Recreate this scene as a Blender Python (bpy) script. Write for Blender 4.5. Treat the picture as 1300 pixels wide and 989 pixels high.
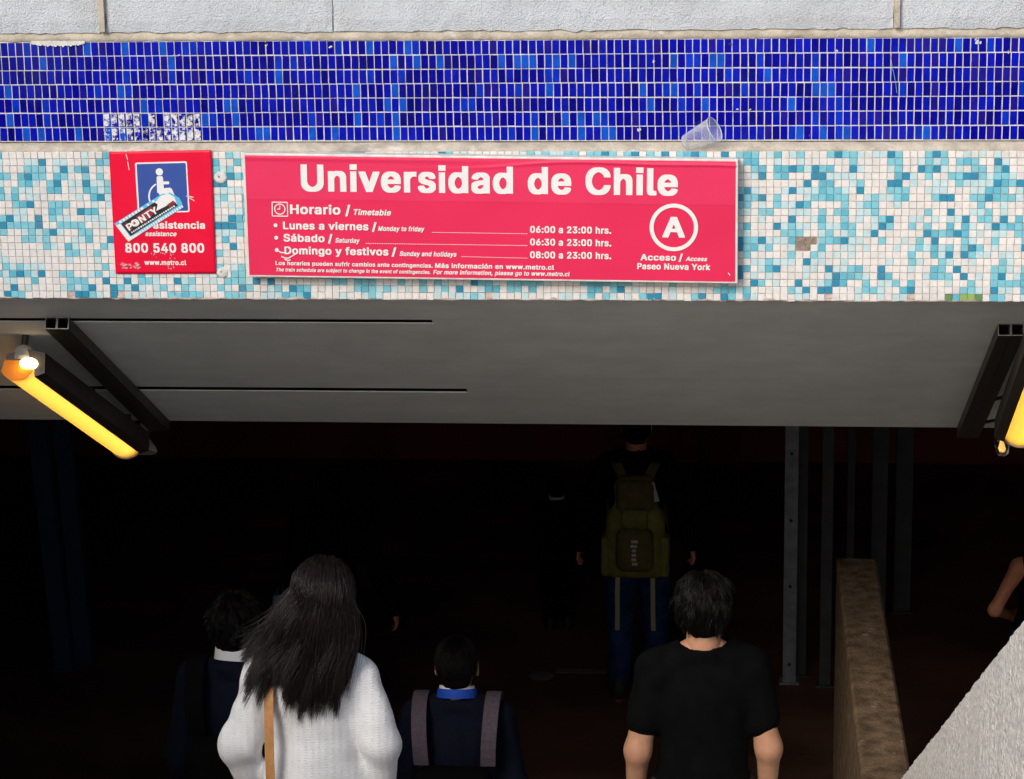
import bpy, bmesh, math, random
import numpy as np
from mathutils import Vector, Matrix
from mathutils.geometry import tessellate_polygon

for o in list(bpy.data.objects):
    bpy.data.objects.remove(o, do_unlink=True)
scene = bpy.context.scene
COL = scene.collection
random.seed(11)
rng = np.random.default_rng(11)

# ------------------------------------------------------------------ camera
EYE = np.array([0.0, 0.0, 1.6])
FPX, CX, CY, PW = 3295.0, 650.0, 494.5, 1300.0
AX = np.array([[0.99627691, 0.00663791, -0.08595498],
               [0.08486156, -0.25121949, 0.96420293],
               [-0.01519327, -0.96790739, -0.25084748]])   # world axes seen by the lens (right, down, forward)
cam_data = bpy.data.cameras.new("camera")
cam = bpy.data.objects.new("camera", cam_data)
COL.objects.link(cam)
M = Matrix([[AX[r][0], -AX[r][1], -AX[r][2]] for r in range(3)])
cam.matrix_world = Matrix.Translation(Vector(EYE)) @ M.to_4x4()
cam_data.sensor_fit = 'HORIZONTAL'
cam_data.sensor_width = 36.0
cam_data.lens = 36.0 * FPX / PW
cam_data.clip_start = 0.05
cam_data.clip_end = 3000.0
scene.camera = cam

# ------------------------------------------------------------------ light
SUN_EL, SUN_AZ, SUN_DIST = math.radians(33), math.radians(29), 1.0   # behind the viewer's left shoulder
world = bpy.data.worlds.new("World")
scene.world = world
world.use_nodes = True
wn = world.node_tree
wn.nodes.clear()
sky = wn.nodes.new('ShaderNodeTexSky')
sky.sky_type = 'NISHITA'
sky.sun_disc = False
sky.sun_elevation = SUN_EL
sky.sun_rotation = math.radians(180) + SUN_AZ
sky.air_density = 1.0
sky.dust_density = 3.0
sky.ozone_density = 1.0
bg = wn.nodes.new('ShaderNodeBackground')
bg.inputs['Strength'].default_value = 0.11
wo = wn.nodes.new('ShaderNodeOutputWorld')
wn.links.new(sky.outputs[0], bg.inputs['Color'])
wn.links.new(bg.outputs[0], wo.inputs['Surface'])
sun_data = bpy.data.lights.new("sun", 'SUN')
sun_data.energy = 1.4
sun_data.angle = math.radians(22)
sun_data.color = (1.0, 0.96, 0.91)
sun = bpy.data.objects.new("sun", sun_data)
COL.objects.link(sun)
to_sun = Vector((-math.sin(SUN_AZ) * math.cos(SUN_EL), -math.cos(SUN_AZ) * math.cos(SUN_EL), math.sin(SUN_EL)))
sun.rotation_euler = (-to_sun).to_track_quat('-Z', 'Y').to_euler()
sun.location = (-4, -12, 15)
vs = scene.view_settings
vs.view_transform = 'Standard'
vs.look = 'None'
vs.gamma = 1.0
vs.exposure = 0.38
vs.use_curve_mapping = False
scene.render.film_transparent = False
scene.cycles.max_bounces = 10
scene.cycles.use_denoising = True

# ------------------------------------------------------------------ helpers
def ray(px, py):
    return AX @ np.array([px - CX, py - CY, FPX])

def at(px, py, Y):
    """the point at distance Y into the scene whose bearing was read off the photograph"""
    r = ray(px, py)
    return EYE + r * (Y / r[1])

def on_plane(px, py, p0, n):
    r = ray(px, py)
    t = np.dot(np.array(p0) - EYE, n) / np.dot(r, n)
    return EYE + r * t

def tag(o, label=None, cat=None, group=None, kind=None):
    if label: o["label"] = label
    if cat: o["category"] = cat
    if group: o["group"] = group
    if kind: o["kind"] = kind
    return o

def empty(name, loc, label=None, cat=None, group=None):
    o = bpy.data.objects.new(name, None)
    o.empty_display_size = 0.1
    o.location = Vector(loc)
    COL.objects.link(o)
    return tag(o, label, cat, group)

def wloc(o):
    v = Vector((0, 0, 0))
    while o is not None:
        v += o.location
        o = o.parent
    return v

def mesh_np(name, V, F, mats, mi=None, smooth=False):
    V = np.asarray(V, np.float32)
    me = bpy.data.meshes.new(name)
    if isinstance(F, np.ndarray):
        n, k = F.shape
        me.vertices.add(len(V)); me.vertices.foreach_set('co', V.ravel())
        me.loops.add(n * k); me.loops.foreach_set('vertex_index', F.astype(np.int32).ravel())
        me.polygons.add(n)
        me.polygons.foreach_set('loop_start', np.arange(0, n * k, k, dtype=np.int32))
        me.update(calc_edges=True); me.validate()
    else:
        me.from_pydata([tuple(map(float, v)) for v in V], [], F)
    for m in (mats if isinstance(mats, (list, tuple)) else [mats]):
        me.materials.append(m)
    if mi is not None:
        me.polygons.foreach_set('material_index', np.asarray(mi, np.int32))
    if smooth:
        me.polygons.foreach_set('use_smooth', np.ones(len(me.polygons), bool))
    me.update()
    return me

def link(name, me, parent=None, loc=None):
    o = bpy.data.objects.new(name, me)
    COL.objects.link(o)
    if parent is not None:
        o.parent = parent
    if loc is not None:
        o.location = Vector(loc)
    return o

def obj(name, V, F, mats, parent=None, mi=None, smooth=False, base=None):
    """V in world space; the object's origin is put at `base` (default: centre of its foot)"""
    V = np.asarray(V, float)
    if base is None:
        base = np.array([(V[:, 0].min() + V[:, 0].max()) / 2, (V[:, 1].min() + V[:, 1].max()) / 2, V[:, 2].min()])
    me = mesh_np(name, V - np.asarray(base, float), F, mats, mi, smooth)
    loc = Vector(base) - (wloc(parent) if parent is not None else Vector((0, 0, 0)))
    return link(name, me, parent, loc)

class MB:
    def __init__(s): s.V = []; s.F = []; s.I = []
    def add(s, V, F, i=0):
        n = len(s.V); s.V += [tuple(map(float, v)) for v in V]
        s.F += [tuple(n + k for k in f) for f in F]; s.I += [i] * len(F); return s
    def box(s, a, b, i=0, bev=0.0):
        x0, y0, z0 = a; x1, y1, z1 = b
        if bev <= 0:
            V = [(x, y, z) for z in (z0, z1) for y in (y0, y1) for x in (x0, x1)]
            return s.add(V, BOXF, i)
        bm = bmesh.new()
        bmesh.ops.create_cube(bm, size=1)
        for v in bm.verts:
            v.co = Vector(((x0 + x1) / 2 + v.co.x * (x1 - x0), (y0 + y1) / 2 + v.co.y * (y1 - y0), (z0 + z1) / 2 + v.co.z * (z1 - z0)))
        bmesh.ops.bevel(bm, geom=bm.edges[:], offset=bev, segments=2, affect='EDGES', profile=0.6)
        bm.verts.index_update()
        s.add([v.co for v in bm.verts], [[v.index for v in f.verts] for f in bm.faces], i)
        bm.free(); return s
    def hexa(s, P, i=0):           # 8 points, order like BOXF
        return s.add(P, BOXF, i)
    def tube(s, P, r, n=8, i=0, cap=True):
        P = [np.asarray(p, float) for p in P]
        rs = r if isinstance(r, (list, tuple, np.ndarray)) else [r] * len(P)
        rings = []
        prev = None
        for k, p in enumerate(P):
            t = P[min(k + 1, len(P) - 1)] - P[max(k - 1, 0)]; t = t / (np.linalg.norm(t) + 1e-9)
            u = prev if prev is not None else (np.array([1., 0, 0]) if abs(t[0]) < .8 else np.array([0, 0, 1.]))
            u = u - t * np.dot(u, t); u /= np.linalg.norm(u) + 1e-9; prev = u
            w = np.cross(t, u)
            rings.append([p + rs[k] * (math.cos(a) * u + math.sin(a) * w) for a in np.linspace(0, 2 * math.pi, n, endpoint=False)])
        V = [v for rg in rings for v in rg]
        F = [(k * n + j, k * n + (j + 1) % n, (k + 1) * n + (j + 1) % n, (k + 1) * n + j) for k in range(len(P) - 1) for j in range(n)]
        if cap:
            F += [tuple(range(n - 1, -1, -1)), tuple((len(P) - 1) * n + j for j in range(n))]
        return s.add(V, F, i)
    def strip(s, P, side, half, thick, nrm, i=0):
        """flat webbing along P: side vectors, half width, thickness along nrm"""
        V = []; F = []
        for p, sd, nn in zip(P, side, nrm):
            p = np.asarray(p, float); sd = np.asarray(sd, float); nn = np.asarray(nn, float)
            V += [p - sd * half, p + sd * half, p + sd * half + nn * thick, p - sd * half + nn * thick]
        for k in range(len(P) - 1):
            for j in range(4):
                F.append((k * 4 + j, k * 4 + (j + 1) % 4, k * 4 + 4 + (j + 1) % 4, k * 4 + 4 + j))
        F += [(3, 2, 1, 0), tuple(len(V) - 4 + j for j in range(4))]
        return s.add(V, F, i)
    def build(s, name, mats, parent=None, smooth=False, base=None):
        return obj(name, s.V, s.F, mats, parent, s.I if isinstance(mats, (list, tuple)) else None, smooth, base)
BOXF = [(0, 2, 3, 1), (4, 5, 7, 6), (0, 1, 5, 4), (2, 6, 7, 3), (0, 4, 6, 2), (1, 3, 7, 5)]

# ------------------------------------------------------------------ materials
def mat(name, col, rough=0.6, var=0.0, vscale=8.0, bump=0.0, bscale=60.0, spec=0.5, metal=0.0, col2=None, detail=4.0,
        coat=0.0, emit=None, estr=0.0, trans=0.0, ior=1.45, alpha=1.0, rvar=0.0, per_object=0.0, ramp=(0.35, 0.65), bdist=0.004, sss=0.0, aniso=0.0):
    m = bpy.data.materials.new(name)
    m.use_nodes = True
    nt = m.node_tree; N = nt.nodes; L = nt.links
    b = N['Principled BSDF']
    b.inputs['Roughness'].default_value = rough
    b.inputs['Metallic'].default_value = metal
    b.inputs['Specular IOR Level'].default_value = spec
    b.inputs['IOR'].default_value = ior
    b.inputs['Coat Weight'].default_value = coat
    b.inputs['Transmission Weight'].default_value = trans
    b.inputs['Alpha'].default_value = alpha
    b.inputs['Anisotropic'].default_value = aniso
    if sss:
        b.inputs['Subsurface Weight'].default_value = sss
        b.inputs['Subsurface Radius'].default_value = (0.01, 0.004, 0.002)
        b.inputs['Subsurface Scale'].default_value = 0.5
    c = (*col, 1.0)
    b.inputs['Base Color'].default_value = c
    geo = N.new('ShaderNodeNewGeometry')
    src = None
    if var > 0 or col2 is not None:
        nz = N.new('ShaderNodeTexNoise'); nz.inputs['Scale'].default_value = vscale
        nz.inputs['Detail'].default_value = detail; nz.inputs['Roughness'].default_value = 0.6
        L.new(geo.outputs['Position'], nz.inputs['Vector'])
        rp = N.new('ShaderNodeValToRGB')
        rp.color_ramp.elements[0].position, rp.color_ramp.elements[1].position = ramp
        c2 = col2 if col2 is not None else tuple(min(1, x * (1 + var)) for x in col)
        c1 = col if col2 is not None else tuple(x * (1 - var) for x in col)
        rp.color_ramp.elements[0].color = (*c1, 1); rp.color_ramp.elements[1].color = (*c2, 1)
        L.new(nz.outputs['Fac'], rp.inputs['Fac'])
        src = rp.outputs['Color']
        if rvar:
            mr = N.new('ShaderNodeMapRange'); mr.inputs['To Min'].default_value = rough - rvar; mr.inputs['To Max'].default_value = rough + rvar
            L.new(nz.outputs['Fac'], mr.inputs['Value']); L.new(mr.outputs[0], b.inputs['Roughness'])
    if per_object:
        oi = N.new('ShaderNodeObjectInfo')
        hs = N.new('ShaderNodeHueSaturation')
        mr = N.new('ShaderNodeMapRange'); mr.inputs['To Min'].default_value = 1 - per_object; mr.inputs['To Max'].default_value = 1 + per_object
        L.new(oi.outputs['Random'], mr.inputs['Value']); L.new(mr.outputs[0], hs.inputs['Value'])
        if src is not None: L.new(src, hs.inputs['Color'])
        else: hs.inputs['Color'].default_value = c
        src = hs.outputs['Color']
    if src is not None:
        L.new(src, b.inputs['Base Color'])
    if bump > 0:
        bz = N.new('ShaderNodeTexNoise'); bz.inputs['Scale'].default_value = bscale; bz.inputs['Detail'].default_value = 5.0
        L.new(geo.outputs['Position'], bz.inputs['Vector'])
        bp = N.new('ShaderNodeBump'); bp.inputs['Strength'].default_value = bump; bp.inputs['Distance'].default_value = bdist
        L.new(bz.outputs['Fac'], bp.inputs['Height']); L.new(bp.outputs[0], b.inputs['Normal'])
    if emit is not None:
        b.inputs['Emission Color'].default_value = (*emit, 1); b.inputs['Emission Strength'].default_value = estr
    return m

def stain(m, col, scale, lo, hi, stretch=(1, 1, 1), fac=1.0, detail=6.0):
    """a layer of dirt with its own shape over the base colour"""
    nt = m.node_tree; N = nt.nodes; L = nt.links
    b = N['Principled BSDF']; inp = b.inputs['Base Color']
    geo = N.new('ShaderNodeNewGeometry'); mp = N.new('ShaderNodeMapping'); mp.inputs['Scale'].default_value = stretch
    L.new(geo.outputs['Position'], mp.inputs['Vector'])
    nz = N.new('ShaderNodeTexNoise'); nz.inputs['Scale'].default_value = scale; nz.inputs['Detail'].default_value = detail; nz.inputs['Roughness'].default_value = 0.65
    L.new(mp.outputs[0], nz.inputs['Vector'])
    rp = N.new('ShaderNodeMapRange'); rp.inputs['From Min'].default_value = lo; rp.inputs['From Max'].default_value = hi
    rp.inputs['To Max'].default_value = fac
    L.new(nz.outputs['Fac'], rp.inputs['Value'])
    mx = N.new('ShaderNodeMix'); mx.data_type = 'RGBA'
    if inp.is_linked: L.new(inp.links[0].from_socket, mx.inputs['A'])
    else: mx.inputs['A'].default_value = inp.default_value
    mx.inputs['B'].default_value = (*col, 1)
    L.new(rp.outputs[0], mx.inputs['Factor']); L.new(mx.outputs['Result'], inp)
    return m

def srgb(r, g, b):
    f = lambda c: (c / 255 / 12.92) if c / 255 <= 0.04045 else ((c / 255 + 0.055) / 1.055) ** 2.4
    return (f(r), f(g), f(b))

MT = {}
MT['block'] = mat('pale_stucco_block', (0.585, 0.625, 0.68), 0.95, 0.07, 6, 1.0, 210, spec=0.1, bdist=0.005)
stain(MT['block'], (0.46, 0.47, 0.47), 3.0, 0.52, 0.75, (1, 1, 2), 0.7)
stain(MT['block'], (0.24, 0.24, 0.24), 150.0, 0.58, 0.68, (1, 1, 1), 0.6)
MT['mortar'] = mat('beige_mortar', (0.52, 0.47, 0.39), 0.95, 0.18, 22, 0.6, 140, spec=0.1)
stain(MT['mortar'], (0.26, 0.22, 0.18), 9.0, 0.55, 0.75, (1, 1, 3), 0.7)
stain(MT['mortar'], (0.66, 0.64, 0.60), 14.0, 0.58, 0.66, (1, 1, 2), 0.8)
MT['grout_pale'] = mat('pale_grout', (0.74, 0.72, 0.70), 0.9, 0.10, 30, 0.3, 200, spec=0.1)
MT['grout_brown'] = mat('brownish_grout', (0.60, 0.49, 0.44), 0.95, 0.18, 20, 0.5, 160, spec=0.1)
MT['bed'] = mat('exposed_tile_bed', (0.30, 0.24, 0.20), 0.95, 0.3, 90, 0.8, 220, spec=0.1)
blues = [(0.0005, 0.0005, 0.29), (0.001, 0.006, 0.42), (0.0005, 0.0005, 0.21), (0.001, 0.030, 0.52), (0.004, 0.085, 0.60), (0.012, 0.006, 0.28)]
MT['blue'] = [mat('blue_glass_tile', c, 0.20, 0.18, 35, 0.12, 45, spec=0.28, per_object=0.12, rvar=0.06, bdist=0.003) for c in blues]
for m in MT['blue']:
    stain(m, (0.30, 0.33, 0.48), 55.0, 0.70, 0.78, (1, 1, 0.6), 0.6)
    stain(m, (0.05, 0.06, 0.22), 2.2, 0.58, 0.78, (1, 1, 0.7), 0.3)
mos = [(0.79, 0.77, 0.75), (0.72, 0.715, 0.70), (0.54, 0.72, 0.76), (0.22, 0.58, 0.69), (0.13, 0.48, 0.62), (0.030, 0.27, 0.44), (0.28, 0.42, 0.12), (0.12, 0.26, 0.10)]
MT['mos'] = [mat('mosaic_tile', c, 0.38, 0.07, 60, 0.15, 90, spec=0.4, per_object=0.05, bdist=0.002) for c in mos]
for m in MT['mos']:
    stain(m, (0.42, 0.36, 0.32), 3.2, 0.56, 0.78, (1, 1, 0.8), 0.30)
    stain(m, (0.34, 0.29, 0.25), 7.0, 0.58, 0.76, (3.5, 1, 0.35), 0.30)
MT['sign'] = mat('red_vinyl', (0.76, 0.024, 0.098), 0.42, 0.04, 3, 0.05, 4, spec=0.35)
MT['sign_top'] = mat('pinkish_vinyl', (0.785, 0.034, 0.118), 0.40, 0.04, 3, 0.05, 4, spec=0.4)
MT['white'] = mat('white_vinyl', (0.82, 0.82, 0.81), 0.5, 0.03, 40, spec=0.3)
MT['frame_white'] = mat('white_sign_edge', (0.72, 0.70, 0.66), 0.5, 0.12, 30, 0.1, 100)
MT['poster'] = mat('red_poster_sheet', (0.80, 0.002, 0.040), 0.4, 0.05, 6, 0.04, 10, spec=0.35)
MT['picto_blue'] = mat('pictogram_blue', (0.035, 0.085, 0.36), 0.4, 0.05, 20)
MT['cyan'] = mat('sticker_cyan', (0.10, 0.50, 0.78), 0.5, 0.1, 80)
MT['black_print'] = mat('black_print', (0.012, 0.010, 0.014), 0.5)
MT['dark_red'] = mat('dark_red_print', (0.28, 0.02, 0.04), 0.5)
MT['paper'] = mat('torn_paper', (0.70, 0.70, 0.72), 0.8, 0.08, 120, 0.3, 300)
MT['soffit'] = mat('grey_soffit_paint', (0.74, 0.75, 0.71), 0.7, 0.06, 5, 0.25, 30, spec=0.3)
stain(MT['soffit'], (0.58, 0.57, 0.54), 3.5, 0.48, 0.75, (0.25, 3, 3), 0.35)
stain(MT['soffit'], (0.75, 0.74, 0.72), 26.0, 0.74, 0.80, (0.4, 1, 1), 0.6)
MT['steel_dark'] = mat('dark_painted_steel', (0.050, 0.040, 0.032), 0.45, 0.3, 18, 0.2, 60, metal=0.3)
stain(MT['steel_dark'], (0.10, 0.07, 0.05), 14.0, 0.62, 0.75, (1, 1, 1), 0.5)
MT['steel_edge'] = mat('bare_steel_edge', (0.28, 0.27, 0.26), 0.4, 0.2, 60, metal=0.8)
MT['lamp_grey'] = mat('lamp_plastic_grey', (0.34, 0.33, 0.31), 0.5, 0.12, 20)
MT['diffuser'] = mat('lit_yellow_diffuser', (0.75, 0.38, 0.05), 0.5, emit=(1.0, 0.43, 0.055), estr=0.0)
MT['tube'] = mat('lit_tube', (1, 0.95, 0.8), 0.5, emit=(1.0, 0.80, 0.42), estr=5.2)
MT['glass'] = mat('clear_bulb_glass', (0.9, 0.9, 0.9), 0.05, trans=1.0, ior=1.45)
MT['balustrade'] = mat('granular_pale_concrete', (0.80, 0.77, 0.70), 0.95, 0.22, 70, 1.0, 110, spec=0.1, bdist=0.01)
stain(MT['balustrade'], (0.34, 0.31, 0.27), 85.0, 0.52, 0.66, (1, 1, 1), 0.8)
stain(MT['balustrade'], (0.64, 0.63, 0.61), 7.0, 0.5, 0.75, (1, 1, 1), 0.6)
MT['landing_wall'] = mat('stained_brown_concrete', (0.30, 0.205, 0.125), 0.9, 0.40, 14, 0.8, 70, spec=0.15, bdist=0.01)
stain(MT['landing_wall'], (0.75, 0.68, 0.58), 11.0, 0.62, 0.70, (1, 1, 1), 0.7)
MT['step'] = mat('worn_dark_step', (0.36, 0.35, 0.33), 0.8, 0.2, 6, 0.3, 60)
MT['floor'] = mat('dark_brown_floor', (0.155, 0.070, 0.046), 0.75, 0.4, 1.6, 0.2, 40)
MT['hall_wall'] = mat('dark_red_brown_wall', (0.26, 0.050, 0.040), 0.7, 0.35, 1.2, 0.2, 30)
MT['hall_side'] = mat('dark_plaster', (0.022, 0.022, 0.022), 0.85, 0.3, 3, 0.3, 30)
MT['street'] = mat('grey_paving', (0.24, 0.235, 0.225), 0.85, 0.18, 2.5, 0.4, 60)
MT['retain'] = mat('grey_concrete', (0.42, 0.42, 0.41), 0.9, 0.2, 3, 0.5, 60)
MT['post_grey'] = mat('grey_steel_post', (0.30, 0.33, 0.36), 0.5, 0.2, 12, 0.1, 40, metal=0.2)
MT['post_blue'] = mat('blue_painted_post', (0.035, 0.065, 0.13), 0.5, 0.2, 12, 0.1, 40)
MT['red_cloth'] = mat('dark_red_cloth', (0.20, 0.010, 0.010), 0.9, 0.2, 9)
MT['red_strip'] = mat('red_strip_paint', (0.42, 0.03, 0.025), 0.6)
MT['skin'] = mat('skin_tan', (0.52, 0.27, 0.165), 0.5, 0.08, 30, 0.1, 200, sss=0.2)
MT['skin_dark'] = mat('skin_warm_brown', (0.64, 0.27, 0.16), 0.5, 0.08, 30, 0.1, 200, sss=0.2)
MT['hair'] = mat('very_dark_brown_hair', (0.014, 0.0085, 0.0085), 0.36, 0.45, 120, spec=0.40)
MT['hair_black'] = mat('black_hair', (0.0035, 0.0027, 0.0024), 0.40, 0.4, 90, spec=0.27)
MT['hair_base'] = mat('matte_dark_hair', (0.006, 0.004, 0.004), 0.9, 0.3, 90, spec=0.05)
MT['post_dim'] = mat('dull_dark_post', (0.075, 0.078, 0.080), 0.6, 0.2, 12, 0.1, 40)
MT['knit'] = mat('white_knit_wool', (0.78, 0.79, 0.80), 0.95, 0.05, 20, spec=0.1)
MT['suit'] = mat('navy_suit_cloth', (0.0045, 0.0065, 0.016), 0.9, 0.2, 60, 0.2, 260, spec=0.15)
MT['black_cloth'] = mat('black_cotton', (0.0035, 0.0035, 0.004), 0.95, 0.2, 20, 0.2, 200, spec=0.06)
MT['jeans'] = mat('dark_blue_denim', (0.022, 0.045, 0.13), 0.9, 0.35, 14, 0.3, 300, spec=0.1)
MT['trousers'] = mat('dark_trousers', (0.012, 0.012, 0.016), 0.9, 0.2, 20)
MT['shoe'] = mat('dark_shoe', (0.02, 0.018, 0.016), 0.6)
MT['sole'] = mat('orange_brown_sole', (0.30, 0.10, 0.04), 0.7)
MT['collar_white'] = mat('white_shirt_collar', (0.80, 0.81, 0.84), 0.8)
MT['collar_blue'] = mat('blue_lanyard', (0.01, 0.07, 0.50), 0.7)
MT['webbing'] = mat('purple_grey_webbing', (0.085, 0.065, 0.085), 0.85, 0.2, 80)
MT['tan_leather'] = mat('tan_leather', (0.52, 0.25, 0.085), 0.55, 0.12, 40)
MT['olive'] = mat('olive_green_canvas', (0.20, 0.185, 0.036), 0.85, 0.2, 20, 0.3, 300)
MT['olive_dark'] = mat('brownish_olive_canvas', (0.13, 0.10, 0.028), 0.85, 0.2, 20, 0.3, 300)
MT['strap_pale'] = mat('pale_olive_strap', (0.38, 0.36, 0.22), 0.85)
MT['pale_patch'] = mat('pale_print', (0.55, 0.53, 0.48), 0.8, 0.3, 200)
MT['caps'] = mat('grimy_white_plaster', (0.66, 0.66, 0.63), 0.85, 0.15, 60, 0.3, 200)
stain(MT['caps'], (0.25, 0.22, 0.2), 60.0, 0.62, 0.7, (1, 1, 1), 0.6)

# knit: ribs and cables raised in the wool
def knit_relief(m):
    nt = m.node_tree; N = nt.nodes; L = nt.links; b = N['Principled BSDF']
    tc = N.new('ShaderNodeTexCoord')
    w1 = N.new('ShaderNodeTexWave'); w1.bands_direction = 'X'; w1.inputs['Scale'].default_value = 16; w1.inputs['Distortion'].default_value = 1.2; w1.inputs['Detail'].default_value = 1
    w2 = N.new('ShaderNodeTexWave'); w2.bands_direction = 'Z'; w2.inputs['Scale'].default_value = 40; w2.inputs['Distortion'].default_value = 2.5; w2.inputs['Detail'].default_value = 1
    nz = N.new('ShaderNodeTexNoise'); nz.inputs['Scale'].default_value = 150
    for t in (w1, w2, nz): L.new(tc.outputs['Object'], t.inputs['Vector'])
    a = N.new('ShaderNodeMath'); a.operation = 'MULTIPLY'; L.new(w1.outputs['Fac'], a.inputs[0]); L.new(w2.outputs['Fac'], a.inputs[1])
    c = N.new('ShaderNodeMath'); c.operation = 'ADD'; L.new(a.outputs[0], c.inputs[0]); L.new(nz.outputs['Fac'], c.inputs[1])
    bp = N.new('ShaderNodeBump'); bp.inputs['Strength'].default_value = 1.0; bp.inputs['Distance'].default_value = 0.0010
    L.new(c.outputs[0], bp.inputs['Height']); L.new(bp.outputs[0], b.inputs['Normal'])
knit_relief(MT['knit'])

def cup_material():
    m = bpy.data.materials.new('clear_plastic'); m.use_nodes = True
    nt = m.node_tree; N = nt.nodes; L = nt.links
    b = N['Principled BSDF']; b.inputs['Base Color'].default_value = (0.86, 0.88, 0.9, 1); b.inputs['Roughness'].default_value = 0.22
    tr = N.new('ShaderNodeBsdfTransparent'); tr.inputs['Color'].default_value = (0.93, 0.94, 0.95, 1)
    mx = N.new('ShaderNodeMixShader'); fr = N.new('ShaderNodeLayerWeight'); fr.inputs['Blend'].default_value = 0.35
    mr = N.new('ShaderNodeMapRange'); mr.inputs['To Min'].default_value = 0.14; mr.inputs['To Max'].default_value = 0.75
    L.new(fr.outputs['Facing'], mr.inputs['Value']); L.new(mr.outputs[0], mx.inputs['Fac'])
    L.new(tr.outputs[0], mx.inputs[1]); L.new(b.outputs[0], mx.inputs[2]); L.new(mx.outputs[0], N['Material Output'].inputs['Surface'])
    return m
MT['cup'] = cup_material()
def shell_material():
    m = bpy.data.materials.new('yellow_lamp_diffuser'); m.use_nodes = True
    nt = m.node_tree; N = nt.nodes; L = nt.links
    tl = N.new('ShaderNodeBsdfTranslucent'); tl.inputs['Color'].default_value = (1.0, 0.60, 0.15, 1)
    b = N['Principled BSDF']; b.inputs['Base Color'].default_value = (0.7, 0.33, 0.04, 1); b.inputs['Roughness'].default_value = 0.4
    mx = N.new('ShaderNodeMixShader'); mx.inputs['Fac'].default_value = 0.18
    L.new(tl.outputs[0], mx.inputs[1]); L.new(b.outputs[0], mx.inputs[2]); L.new(mx.outputs[0], N['Material Output'].inputs['Surface'])
    return m
MT['shell'] = shell_material()

def residue_material():
    m = mat('rubbed_paper_residue', (0.74, 0.75, 0.79), 0.85, 0.10, 90, 0.2, 200, spec=0.1)
    nt = m.node_tree; N = nt.nodes; L = nt.links; b = N['Principled BSDF']
    geo = N.new('ShaderNodeNewGeometry'); nz = N.new('ShaderNodeTexNoise'); nz.inputs['Scale'].default_value = 62; nz.inputs['Detail'].default_value = 7; nz.inputs['Roughness'].default_value = 0.7
    rp = N.new('ShaderNodeMapRange'); rp.inputs['From Min'].default_value = 0.46; rp.inputs['From Max'].default_value = 0.56
    L.new(geo.outputs['Position'], nz.inputs['Vector']); L.new(nz.outputs['Fac'], rp.inputs['Value']); L.new(rp.outputs[0], b.inputs['Alpha'])
    return m
MT['residue'] = residue_material()

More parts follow.
